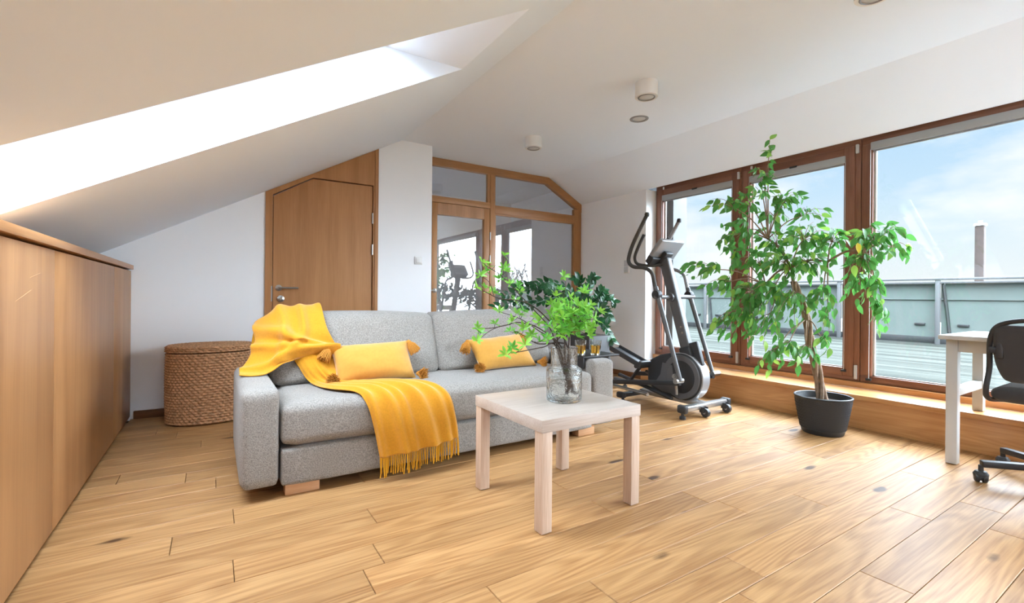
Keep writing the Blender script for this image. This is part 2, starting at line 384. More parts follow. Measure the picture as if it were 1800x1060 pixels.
# left slope with skylight shafts (only one in view, the others added for daylight)
SKX0, SKX1, DZ = -.735, 1.2265, .262
skys = [(1.792, 2.487), (-1.1, -.405), (-2.6, -1.9)]
m = MB()
def slab(x0, x1, y0, y1):
    m.prism([(x0, zs(x0)), (x1, zs(x1)), (x1, zs(x1) + DZ), (x0, zs(x0) + DZ)], 'y', y0, y1)
ys = [YN] + [v for s_ in sorted(skys) for v in s_] + [YB + .02]
for k in range(0, len(ys), 2): slab(XK, XL, ys[k], ys[k + 1])
for a, b in skys:
    m.prism([(SKX1, zs(SKX1)), (XL, zs(XL)), (XL, zs(XL) + DZ), (SKX1 - DZ / SL, zs(SKX1))], 'y', a, b)
    m.prism([(XK, zs(XK)), (SKX0, zs(SKX0)), (SKX0, zs(SKX0) + DZ), (XK, zs(XK) + DZ)], 'y', a, b)
struct('ceiling_slope_left', m, CEIL, smooth=False, label='long white ceiling slope with the skylight shaft above the cabinets', category='ceiling')
for i, (a, b) in enumerate(skys):
    XA, XB = SKX0, SKX1 - DZ / SL
    wn = struct('window_%d' % (i + 6), MB().prism([(XA, zs(XA) + DZ), (XB, zs(XB) + DZ), (XB, zs(XB) + DZ + .05), (XA, zs(XA) + DZ + .05)], 'y', a, a + .05)
                .prism([(XA, zs(XA) + DZ), (XB, zs(XB) + DZ), (XB, zs(XB) + DZ + .05), (XA, zs(XA) + DZ + .05)], 'y', b - .05, b), WHITEP, smooth=False,
                label='white roof window at the top of the ' + ['bright skylight shaft', 'added unseen skylight shaft beyond the near cabinet', 'added unseen skylight shaft by the end wall'][i], category='skylight')
    struct('pane', MB().prism([(XA, zs(XA) + DZ + .02), (XB, zs(XB) + DZ + .02), (XB, zs(XB) + DZ + .026), (XA, zs(XA) + DZ + .026)], 'y', a + .05, b - .05), WPANE, wn, smooth=False)
    u = Vector((1, 0, SL)); ln = (XB - XA) * u.length
    portal(((XA + XB) / 2, (a + b) / 2, zs((XA + XB) / 2) + DZ + .015), (0, 1, 0), -u * -1, b - a, ln)
# walls
struct('wall_left', MB().box((XK - .1, YN, 0), (XK, YB, zs(XK) + .2)), WALL, smooth=False, label='low white knee wall behind the cabinets', category='wall')
wb = MB()
DX0, DX1 = .363, 1.305
wb.prism([(XK, -.01), (DX0, -.01), (DX0, zs(DX0)), (XK, zs(XK))], 'y', YB, YB + .12)
wb.prism([(DX0, -.01), (DX1, -.01), (DX1, zs(DX1)), (DX0, zs(DX0))], 'y', YB + .085, YB + .12)  # unseen backing behind the door, keeps sky from showing through its gaps
wb.prism([(DX1, -.01), (XPIER, -.01), (XPIER, ZC), (XL, ZC), (DX1, zs(DX1))], 'y', YB, YP + .03)
struct('wall_back', wb, WALL, smooth=False, label='white gable wall around the wooden attic door', category='wall')
struct('wall_right', MB().box((XW, YV, -.01), (XW + .42, YP + .03, ZW)).box((XW, YN, -.01), (XW + .42, YN + .3, ZW)), WALL, smooth=False, label='white side wall between glazed partition and window', category='wall')
struct('wall_right_parapet', MB().box((XW + .03, YN, -.01), (XW + .42, YV, ZB - .012)), WALL, smooth=False, label='low parapet under the balcony windows', category='wall')
wn_ = MB().prism([(XK, -.01), (XW, -.01), (XW, ZW), (XR, ZC), (XL, ZC), (XK, zs(XK))], 'y', YN - .1, YN)
struct('wall_near', wn_, WALL, smooth=False, label='white end wall of the attic room', category='wall')
# reveal and outside render at the far window end
struct('wall_facade', MB().box((XW + .42, YV - .16, -.3), (XW + .5, 9, 3.2)).box((XG + .10, YV - .17, -.3), (XW + .42, YV, ZGT + .2)), CONC, smooth=False, label='grey rendered facade pier beside the window', category='wall')
# baseboards
struct('baseboard_back', MB().box((XC + .02, YB - .016, 0), (DX0, YB, .06), .004), BASEM, label='dark wooden baseboard below the back wall', category='baseboard')
struct('baseboard_right', MB().box((XW - .016, YV - .1, 0), (XW, YP - .04, .06), .004), BASEY, label='wooden baseboard of the right wall by the window bench', category='baseboard')
struct('baseboard_pier', MB().box((DX1 + .005, YB - .016, 0), (XPIER, YB, .06), .004), BASEM, label='dark wooden baseboard of the wall pier behind the sofa', category='baseboard')

# hallway behind the glazed partition
hb = MB().box((XPIER - .9, 6.5, -.01), (XW + .1, 6.6, ZC + .1)).box((XW, YP + .06, -.01), (XW + .1, 6.5, ZC + .1)).box((XPIER - .9, YP + .06, -.01), (XPIER - .8, 6.5, ZC + .1))
struct('wall_hallway', hb, WALL, smooth=False, label='plain hallway walls seen through the glazed partition', category='wall')
struct('ceiling_hallway', MB().box((XPIER - .9, YP + .05, ZC), (XW + .1, 6.6, ZC + .1)), CEIL, smooth=False, label='white hallway ceiling behind the glazed partition', category='ceiling')

# ---- wooden attic door in the back wall
d1 = struct('door_1', MB().prism([(DX0, 0), (.418, 0), (.418, 1.771), (.731, 1.957), (1.26, 1.957), (1.26, 0), (DX1, 0), (DX1, zs(DX1) - .002), (DX0, zs(DX0) - .002)][::-1], 'y', YB - .012, YB + .08), DOORM, smooth=False,
            label='brown veneer attic door with sloped top following the roof', category='door')
g = .006
obj('door_leaf', MB().prism([(.418 + g, .004), (1.26 - g, .004), (1.26 - g, 1.955 - g), (.733, 1.955 - g), (.418 + g, 1.769 - g)], 'y', YB + .004, YB + .046), DOORM, d1, smooth=False)
obj('frame_post', MB().prism([(1.262, 0), (DX1, 0), (DX1, zs(DX1) - .002), (1.275, zs(1.275) - .002), (1.275, 0)][::-1], 'y', YB - .02, YB - .008), DOORM, d1, smooth=False)
for z in (.25, 1.356, 1.65): obj('hinge', MB().tube([(1.255, YB - .004, z - .05), (1.255, YB - .004, z + .05)], .009, 10), CHROME, d1)
hd = obj('door_handle', MB().lathe([(0, 0), (.026, 0), (.026, .008), (.011, .012), (.011, .045), (0, .045)], (.468, YB + .004, .985), 24, Matrix.Rotation(R(90), 3, 'X')).tube([(.468, YB - .04, .985), (.48, YB - .045, .985), (.615, YB - .045, .985)], .009, 12), CHROME, d1, label='steel lever handle')
obj('lock_rosette', MB().lathe([(0, 0), (.028, 0), (.028, .008), (.012, .012), (.012, .02), (0, .02)], (.484, YB + .004, .893), 24, Matrix.Rotation(R(90), 3, 'X')), CHROME, d1, label='round steel lock rosette')
obj('strike_plate', MB().box((.408, YB - .014, .87), (.418, YB + .001, 1.0)), CHROME, d1)

# ---- glazed partition with glass door to the hallway
px0 = XPIER - .0
d2 = struct('door_2', MB().box((px0, YP - .03, ZC - .085), (XR - .02, YP + .03, ZC), .004), FRAMEX, smooth=False, label='oak framed glass partition with glazed door and cut corner', category='glass door')
th = .085
def yb(x0, x1, z0, z1, y0=YP - .03, y1=YP + .03): return MB().box((x0, y0, z0), (x1, y1, z1), .004)
dr = Vector((XW - XR, 0, ZW - ZC)).normalized(); nr = Vector((dr.z, 0, -dr.x))
if nr.z > 0: nr = -nr
a0, b0 = Vector((XR - .035, 0, ZC - .001)), Vector((XW - .001, 0, ZW - .001)); k0 = a0 + Vector((-.02, 0, -th)); k1 = Vector((XW - .001, 0, ZW - .09 / abs(nr.z) * 1.0))
obj('frame_diagonal', MB().prism([(a0.x, a0.z), (b0.x, b0.z), (k1.x, k1.z), (k0.x, k0.z)], 'y', YP - .032, YP + .032), FRAMEX, d2, smooth=False)
obj('frame_post', yb(4.0, XW - .002, 0, ZW - .07), FRAMEZ, d2)
obj('frame_post', yb(2.722, 2.79, 0, ZC - .085), FRAMEZ, d2)
obj('frame_post', yb(px0, px0 + .05, 0, ZC - .085), FRAMEZ, d2)
obj('transom', yb(2.79, 4.0, 1.90, 1.998), FRAMEX, d2); obj('transom', yb(px0 + .05, 2.722, 1.952, 2.02), FRAMEX, d2)
obj('sill_rail', yb(2.79, 4.0, 0, .12), FRAMEX, d2)
obj('glazing_bead', MB().box((2.79, YP - .024, 1.884), (4.0, YP - .002, 1.90)).box((2.79, YP - .024, .12), (2.802, YP - .002, 1.884)).box((3.988, YP - .024, .12), (4.0, YP - .002, 1.884)), FRAMEX, d2, smooth=False)
lf = obj('door_leaf', MB().box((2.0, YP - .026, .01), (2.06, YP + .026, 1.948), .003).box((2.645, YP - .026, .01), (2.718, YP + .026, 1.948), .003).box((2.06, YP - .026, 1.82), (2.645, YP + .026, 1.948)).box((2.06, YP - .026, .01), (2.645, YP + .026, .14)), FRAMEZ, d2, label='oak framed glass door leaf')
obj('pane', MB().box((2.06, YP - .003, .14), (2.645, YP + .003, 1.82)), PPANE, lf, smooth=False)
hd = obj('door_handle', MB().lathe([(0, 0), (.024, 0), (.024, .008), (.01, .012), (.01, .045), (0, .045)], (2.03, YP - .027, .985), 20, Matrix.Rotation(R(90), 3, 'X')).tube([(2.03, YP - .065, .985), (1.95, YP - .068, .985), (1.92, YP - .066, .985)], .008, 10), CHROME, lf)
for z in (.3, 1.63, 1.36): obj('hinge', MB().tube([(2.722, YP - .032, z - .045), (2.722, YP - .032, z + .045)], .008, 10), CHROME, lf)
obj('pane', MB().box((px0 + .05, YP - .003, 2.02), (2.722, YP + .003, ZC - .085)), PPANE, d2, smooth=False)
obj('pane', MB().box((2.79, YP - .003, .12), (4.0, YP + .003, 1.90)), PPANE, d2, smooth=False)
xd = 3.59; zt = ZC - .085
obj('pane', MB().prism([(2.79, 1.998), (4.0, 1.998), (4.0, 2.115), (xd, zt), (2.79, zt)], 'y', YP - .003, YP + .003), PPANE, d2, smooth=False)
obj('frame_post', MB().box((px0 + .05, YP - .02, 2.02), (px0 + .06, YP + .02, zt)).box((2.69, YP - .02, 2.02), (2.722, YP + .02, zt)), FRAMEZ, d2, smooth=False)

# ---- balcony windows on the right
W = [(1, YV - .012, 2.612, True), (2, 2.608, 1.624, True), (3, 1.62, -.42, False), (4, -.424, -1.44, True), (5, -1.444, -3.3, False)]  # the windows past the desk are unseen, there to let in extra daylight
names = {1: 'mahogany window sash beside the grey facade pier', 2: 'mahogany balcony window sash behind the tall ficus', 3: 'wide fixed mahogany window behind the white desk', 4: 'unseen mahogany window sash past the desk', 5: 'added unseen fixed mahogany window next to the end wall'}
for n, yl, yr, sash in W:
    fw = .045
    wn = struct('window_%d' % n, MB().box((XG, yr, ZGT - (.10 if sash else .06)), (XG + .07, yl, ZGT), .004), WINY, label=names[n], category='window')
    obj('frame_rail', MB().box((XG, yr, ZGB), (XG + .07, yl, ZGB + .055), .004), WINY, wn)
    lw_, rw_ = (.06, .05) if n == 1 else ((.05, .07) if n == 2 else (.075, .075))
    obj('frame_post', MB().box((XG, yl - lw_, ZGB + .055), (XG + .07, yl, ZGT - (.10 if sash else .06)), .004), WINZ, wn)
    obj('frame_post', MB().box((XG, yr, ZGB + .055), (XG + .07, yr + rw_, ZGT - (.10 if sash else .06)), .004), WINZ, wn)
    gl0, gl1 = yr + rw_, yl - lw_
    gz0, gz1 = ZGB + .055, ZGT - (.10 if sash else .06)
    if sash:
        sw = .045; so = XG - .012
        sh = obj('sash', MB().box((so, gl0 - .03, gz0 - .02), (so + .065, gl0 + sw, gz1 + .05), .005).box((so, gl1 - sw, gz0 - .02), (so + .065, gl1 + .03, gz1 + .05), .005), WINZ, wn)
        obj('sash_rail', MB().box((so + .001, gl0 + sw, gz0 - .019), (so + .065, gl1 - sw, gz0 + sw), .005), WINY, sh)
        obj('sash_rail', MB().box((so + .001, gl0 + sw, gz1 - .02), (so + .065, gl1 - sw, gz1 + .05), .005), WINY, sh)
        gl0 += sw; gl1 -= sw; gz0 += sw; gz1 -= .02
    obj('pane', MB().box((XG + .035, gl0, gz0), (XG + .041, gl1, gz1)), WPANE, wn, smooth=False)
    obj('gasket', MB().box((XG + .02, gl0, gz0), (XG + .034, gl0 + .010, gz1)).box((XG + .02, gl1 - .014, gz0), (XG + .034, gl1, gz1)).box((XG + .02, gl0, gz0), (XG + .034, gl1, gz0 + .008)), GREYP, wn, smooth=False)
    bl = obj('roller_blind', MB().box((XG - .022, gl0 - .012, gz1 - .052), (XG + .02, gl1 + .012, gz1 + .006), .006), BLINDM, wn, label='grey roller blind cassette')
    obj('blind_bar', MB().box((XG - .006, gl0, gz1 - .066), (XG + .012, gl1, gz1 - .054), .003), PSILVER, bl)
    for k in (.5,): obj('clip', MB().box((XG - .025, (gl0 + gl1) / 2 - .03, gz1 - .004), (XG - .01, (gl0 + gl1) / 2 + .03, gz1 + .012), .002), BLACKP, bl)
    for yy in (gl0 - .012, gl1 + .012):
        obj('guide_cord', MB().tube([(XG - .016, yy, gz0 - .02), (XG - .016, yy, gz1 - .05)], .0022, 6), GREYP, bl)
        obj('cord_holder', MB().box((XG - .03, yy - .018, gz0 - .034), (XG - .010, yy + .018, gz0 - .016), .004), BLACKP, bl)
    if sash:
        obj('hinge', MB().box((XG - .022, yr + .012, ZGT - .115), (XG - .002, yr + .032, ZGT - .045), .004), GREYP, wn)
        obj('hinge', MB().box((XG - .022, yr + .012, ZGB + .02), (XG - .002, yr + .032, ZGB + .13), .004), GREYP, wn)
        obj('hinge_cap', MB().box((so - .008, gl1 - .02, ZGT - .05), (so, gl1 + .0, ZGT - .02), .003), WHITEP, wn)
    portal((XG + .12, (gl0 + gl1) / 2, (gz0 + gz1) / 2), (0, 1, 0), (0, 0, -1), gl1 - gl0, gz1 - gz0)
# plinth and window bench
struct('trim_1', MB().box((XG - .032, YN + .3, ZB), (XG + .07, YV - .005, ZGB), .004), BENCHM, label='oak strip between window frames and bench', category='trim')
bench = thing('window_bench', (XBF + .15, (YV + YN) / 2, 0), 'low oak window bench running under the balcony windows', 'bench')
obj('top', MB().box((XBF - .012, YN + .01, ZB - .035), (XG - .032, YV - .095, ZB), .003), BENCHM, bench)
obj('front_panel', MB().box((XBF, YN + .01, 0), (XBF + .02, YV - .10, ZB - .036), .002), BENCHM, bench)
obj('end_panel', MB().box((XBF + .02, YV - .12, 0), (XW + .025, YV - .10, ZB - .036), .002), BENCHM, bench)

# ---- wall fittings
s1 = thing('light_switch', (1.71, YB, 1.276), 'small white light switch on the pier beside the attic door', 'switch')
obj('plate', MB().box((1.67, YB - .010, 1.236), (1.75, YB, 1.316), .004), WHITEP, s1); obj('rocker', MB().box((1.685, YB - .016, 1.251), (1.735, YB - .010, 1.301), .003), WHITEP, s1)
s2 = thing('light_switch', (XW, 3.93, 1.21), 'double grey light switch on the wall next to the window', 'switch')
obj('plate', MB().box((XW - .009, 3.892, 1.214), (XW, 3.974, 1.374), .003), WHITEP, s2)
for z in (1.222, 1.298): obj('rocker', MB().box((XW - .015, 3.90, z), (XW - .009, 3.966, z + .068), .003), GREYP, s2)
def spot(c, lab):
    t = thing('ceiling_spotlight', (c[0], c[1], ZC - .1), lab, 'ceiling light', 'surface mounted ceiling spotlights')
    obj('housing', MB().lathe([(0, 0), (.056, 0), (.056, -.002), (.076, -.002), (.078, 0), (.078, .1), (0, .1)], (c[0], c[1], ZC - .1), 40), WHITEP, t)
    obj('trim_ring', MB().lathe([(.050, -.004), (.055, -.007), (.060, -.004), (.055, -.001)], (c[0], c[1], ZC - .1), 32, close=True), PSILVER, t)
    obj('lens', MB().lathe([(0, -.003), (.046, -.003), (.049, -.001), (.049, .002), (0, .002)], (c[0], c[1], ZC - .1), 32), LENS, t)
spot((2.55, 3.64), 'white cylinder ceiling spotlight nearest the glazed partition')
spot((2.55, 2.266), 'white cylinder ceiling spotlight beside the recessed downlight')
spot((2.57, .93), 'white cylinder ceiling spotlight towards the desk end of the room')
t = thing('recessed_downlight', (3.017, 2.758, ZC), 'flush recessed downlight with a thin silver ring', 'ceiling light')
obj('trim_ring', MB().lathe([(.052, -.002), (.062, -.007), (.076, -.004), (.078, 0), (.052, 0)], (3.017, 2.758, ZC), 36, close=True), PSILVER, t)
obj('lens', MB().lathe([(0, -.004), (.04, -.004), (.05, 0), (0, 0)], (3.017, 2.758, ZC), 32), LENS, t)

# ================================================================== TERRACE
DZK = .19
dk = struct('terrace_deck', MB().box((XW + .52, -7, DZK - .12), (10.3, 14, DZK - .03)), RAILD, smooth=False, label='weathered grey plank terrace outside the windows', category='terrace')
x = XW + .53; dm = MB().box((-.068, -10.5, -.03), (.068, 10.5, 0)); dme = meshof(dm, DECKM, 'deck_board', False)
while x < 10.2:
    inst('deck_board', dme, Matrix.Translation((x + .068, 3.5, DZK)), dk); x += .142
rl = thing('terrace_railing', (10.12, 3.5, DZK), 'terrace railing with pale green frosted panels and metal posts', 'railing')
obj('top_rail', MB().box((10.06, -7, 1.255), (10.16, 14, 1.29), .01).box((10.08, -7, 1.20), (10.13, 14, 1.225), .006), RAILM, rl)
obj('bottom_rail', MB().box((10.13, -7, .20), (10.17, 14, .31), .005), RAILD, rl)
pys = [2.736 + 1.446 * k for k in range(-6, 8)]
for k, y in enumerate(pys):
    po = obj('post', MB().box((10.07, y - .03, DZK), (10.12, y + .03, 1.255), .005), RAILM, rl)
    obj('brace', MB().tube([(10.13, y - .06, 1.2), (10.16, y - .10, .75), (10.16, y - .14, .30)], .022, 6), RAILD, po)
    if k + 1 < len(pys):
        pn = obj('panel', MB().box((10.18, y + .02, .27), (10.19, pys[k + 1] - .02, 1.20)), FROST, rl, smooth=False)
        obj('panel_rail', MB().box((10.155, y + .02, .93), (10.18, pys[k + 1] - .02, .955)), FROST, pn, smooth=False)
        for yy in (y + .25, pys[k + 1] - .30): obj('clamp', MB().box((10.15, yy - .07, .50), (10.18, yy + .07, .535), .004), RAILD, pn)
ms = struct('ground', MB().box((4.9, -120, -9), (260, 160, -8.8)), GROUND, smooth=False, label='hazy ground far below the terrace', category='ground')
st = thing('chimney_stack', (11.4, 2.52, -8.8), 'slim brown chimney stack rising beyond the terrace railing', 'chimney')
obj('stack', MB().box((11.33, 2.46, -8.8), (11.45, 2.58, 2.24), .01), MAST, st)
obj('cap', MB().box((11.315, 2.445, 2.24), (11.465, 2.595, 2.28), .006).tube([(11.39, 2.52, 2.27), (11.39, 2.52, 2.33)], .03, 10), GREYP, st)
# bare tree beyond the terrace, seen mirrored in the partition glass
tr_ = thing('bare_tree', (13.2, -10.6, -8.8), 'leafless tree whose twigs are mirrored in the partition glass', 'tree')
tm = MB(); rt = random.Random(3)
def grow(p, d_, L_, r_, lv):
    q = p + d_ * L_ * .5 + Vector((rt.uniform(-.06, .06), rt.uniform(-.06, .06), 0)) * L_; e_ = p + d_ * L_
    tm.tube([p, q, e_], [r_, r_ * .85, r_ * .68], 5 if lv < 3 else 4, caps=False)
    if lv >= 6: return
    for k in range(3 if lv < 5 else 2):
        ax_ = Vector((rt.uniform(-1, 1), rt.uniform(-1, 1), rt.uniform(-.4, .6))).normalized()
        nd_ = (d_ * .9 + ax_ * rt.uniform(.45, .85)).normalized(); nd_.z = nd_.z * .8 + .22
        grow(e_ if k == 0 else p.lerp(e_, rt.uniform(.55, 1)), nd_.normalized(), L_ * rt.uniform(.62, .8), r_ * .62, lv + 1)
grow(Vector((13.2, -10.6, -4.8)), Vector((0, 0, 1)), 3.0, .16, 0)
obj('branches', tm, TWIG, tr_); obj('trunk', MB().tube([(13.2, -10.6, -8.8), (13.2, -10.6, -4.7)], [.26, .16], 10), TWIG, tr_)
# ================================================================== FURNITURE
# ---- built-in cabinets
def cab(y0, y1, lab):
    t = thing('low_cabinet', (XC - .15, (y0 + y1) / 2, 0), lab, 'cabinet', 'built-in low cabinets under the roof slope')
    obj('body', MB().box((XK + .01, y0 + .001, .06), (XC - .021, y1 - .001, ZCAB - .045)), CABM, t, smooth=False)
    obj('plinth', MB().box((XK + .01, y0 + .001, 0), (XC - .03, y1 - .001, .06)), BLACKP, t, smooth=False)
    obj('door', MB().box((XC - .02, y0 + .002, .022), (XC, y1 - .002, ZCAB - .042), .0015), CABM, t)
    return t
cb1 = cab(1.05, 2.445, 'oak veneer cabinet under the skylight shaft, scratched door')
for a_, b_ in (((53, 488), (71, 480)), ((27, 530), (55, 510))): obj('scratch', MB().tube([at(*a_, x=XC), at(*b_, x=XC)], .0008, 5), SCRATCH, cb1)
cab(2.445, 3.725, 'oak veneer cabinet between the scratched door and the narrow end panel')
cab(3.725, YB - .002, 'narrow oak veneer end cabinet against the back wall')
cab(-.35, 1.05, 'oak veneer cabinet adjoining the scratched one, farthest from the basket')
t = thing('cabinet_top', (XC - .17, 2, ZCAB - .03), 'continuous oak top board over the low cabinets', 'worktop')
obj('board', MB().box((XK + .065, -.35, ZCAB - .032), (XC + .014, YB - .002, ZCAB), .003), CABTOP, t)

# ---- seagrass basket
bc = Vector((-.008, 4.155, 0)); ba, bb = .268, .205
def oval(th, k=1.0): 
    c_, s_ = math.cos(th), math.sin(th); n_ = 2.35
    return Vector((ba * k * math.copysign(abs(c_) ** (2 / n_), c_), bb * k * math.copysign(abs(s_) ** (2 / n_), s_), 0))
t = thing('laundry_basket', bc, 'oval woven seagrass basket with lid in the corner behind the sofa', 'basket')
NB = 300; rows_ = 27; sub = 6
def wv(u, v, z0, z1, k=1.0):
    nr_ = (z1 - z0) / (.5 / rows_); f_ = v / sub; r_ = int(f_); ph = f_ - r_
    th = 2 * math.pi * u / NB; z = z0 + (z1 - z0) * f_ / RW
    bump = math.sin(math.pi * ph) * (.0062 + .0058 * math.sin(u * math.pi * 2 / 6 + (math.pi if r_ % 2 else 0) + ph * 2.4))
    taper = 1 + .02 * math.sin(math.pi * z / .55)
    p = oval(th, k * taper); p += p.normalized() * bump; p.z = z; return bc + p
RW = rows_
m = MB(); vs = m.grid(lambda u, v: wv(u, v, .008, .505), NB, rows_ * sub + 1, True)
m.bm.faces.new([vs[u][0] for u in range(NB)][::-1])
obj('body', m, WICKER, t, angle=80)
RW = 3; m = MB(); vs = m.grid(lambda u, v: wv(u, v, .512, .552, 1.015), NB, 3 * sub + 1, True)
top = [[vs[u][-1] for u in range(NB)]]
for k in range(1, 46):
    q = 1 - k / 46; ring = []
    for u in range(NB):
        p = oval(2 * math.pi * u / NB, 1.035 * q) if q > .02 else oval(2 * math.pi * u / NB, .02)
        p.z = .552 + .010 * (1 - q * q) + .003 * abs(math.sin(k * math.pi / 3)) * (1 + .6 * math.sin(u * math.pi / 3 + (k // 3) * math.pi))
        ring.append(m.bm.verts.new(bc + p))
    top.append(ring)
for a, b in zip(top, top[1:]):
    for u in range(NB): m.bm.faces.new((a[u], a[(u + 1) % NB], b[(u + 1) % NB], b[u]))
m.bm.faces.new(top[-1]); m.bm.faces.new([vs[u][0] for u in range(NB)][::-1])
obj('lid', m, WICKER, t, angle=80)

# ---- sofa
sf = thing('sofa', (1.23, 2.8, 0), 'light grey fabric sofa with two back cushions and wooden block legs', 'sofa')
SX0, SX1, SYF, SYB_ = .105, 2.36, 2.36, 3.24
def wr(p, a=.006, s=4, seed=0):
    n_ = noise.noise(Vector((p.x * s + seed, p.y * s, p.z * s)))
    return p + Vector((0, -.3 * a * n_, a * n_))
for x0, x1, nm in ((SX0, .262, 0), (2.163, SX1, 1)):
    obj('arm', MB().cushion((x0, SYF, .055), (x1, SYB_ - .02, .502), .032, (.003, .003, .005), 16), FABRIC, sf, angle=80)
def seatw(p): 
    q = wr(p, .005, 3, 2)
    return q
obj('seat_cushion', MB().cushion((.266, SYF - .012, .2265), (2.159, 3.05, .432), .048, (0, .012, .008), 28, seatw), FABRIC, sf, angle=80)
obj('front_panel', MB().cushion((.268, SYF - .004, .048), (2.157, 2.9, .226), .020, (0, .006, 0), 22, lambda p: wr(p, .003, 5, 9)), FABRIC, sf, angle=80)
obj('back_frame', MB().cushion((.265, 3.08, .06), (2.16, SYB_, .66), .03, (0, 0, 0), 8), FABRIC, sf, angle=80)
def lean(x0, x1, ztop, seed):
    def f(p):
        k = (p.z - .43) / .4
        q = p + Vector((0, .15 * k, 0))
        q.z += .018 * math.sin(math.pi * (p.x - x0) / (x1 - x0)) * k
        n_ = noise.noise(Vector((p.x * 3 + seed, p.y * 3, p.z * 5)))
        # a crease across the lower third
        cr_ = math.exp(-((p.z - .58 - .02 * math.sin(p.x * 5)) / .016) ** 2) * (.5 + .5 * math.sin(p.x * 3 + seed))
        q.y += .012 * n_ + .012 * cr_ ; q.z += .006 * n_
        return q
    return f
obj('back_cushion', MB().cushion((.268, 2.80, .428), (1.246, 3.0, .815), .045, (.010, .035, .0), 28, lean(.268, 1.246, .81, 1)), FABRIC, sf, angle=80)
obj('back_cushion', MB().cushion((1.250, 2.80, .428), (2.162, 3.0, .815), .045, (.010, .035, .0), 28, lean(1.25, 2.162, .81, 6)), FABRIC, sf, angle=80)
for x0, x1 in ((.287, .437), (2.057, 2.199)):
    for y0 in (2.385, 3.08): obj('leg', MB().box((x0, y0, 0), (x1, y0 + .07, .062), .003), SOFALEG, sf)

# ---- arm tray and tumblers
t = thing('armrest_tray', (2.31, 2.6, .503), 'black tray table laid over the right sofa arm', 'tray')
obj('top', MB().box((2.135, 2.432, .508), (2.478, 2.80, .522), .003), BLACKM, t)
obj('side_flap', MB().box((2.135, 2.434, .44), (2.147, 2.798, .508)), BLACKM, t, smooth=False)
obj('side_flap', MB().box((2.366, 2.434, .40), (2.378, 2.798, .508)), BLACKM, t, smooth=False)
gl_ = []
for (cx, cy), lab in (((2.19, 2.525), 'faceted tumbler of amber drink beside the vase, on the black tray'), ((2.285, 2.475), 'faceted tumbler of amber drink towards the window, on the black tray')):
    t = thing('tumbler', (cx, cy, .5225), lab, 'glass', 'tumblers on the armrest tray')
    m = MB(); nn_ = 40
    def fac(j, r, z): k_ = 1 + (.025 if j % 4 < 2 else -.02) * (1 if .01 < z < .07 else 0); return Vector((cx + r * k_ * math.cos(2 * math.pi * j / nn_), cy + r * k_ * math.sin(2 * math.pi * j / nn_), .5225 + z))
    prof = [(.030, 0), (.032, .006), (.034, .02), (.0375, .065), (.040, .085), (.041, .103), (.0395, .103), (.0385, .085), (.035, .06), (.0315, .02), (.030, .012)]
    vs = m.grid(lambda u, v: fac(u, *prof[v]) if v < 6 else fac(2, prof[v][0], prof[v][1]) if False else Vector((cx + prof[v][0] * math.cos(2 * math.pi * u / nn_), cy + prof[v][0] * math.sin(2 * math.pi * u / nn_), .5225 + prof[v][1])), nn_, len(prof), True)
    m.bm.faces.new([vs[u][0] for u in range(nn_)][::-1]); m.bm.faces.new([vs[u][-1] for u in range(nn_)])
    obj('glass_body', m, TUMBLER, t)
    obj('drink', MB().lathe([(0, .0125), (.0297, .0125), (.0312, .02), (.0345, .058), (.0358, .068), (0, .068)], (cx, cy, .5225), 40), DRINK, t, label='amber drink')

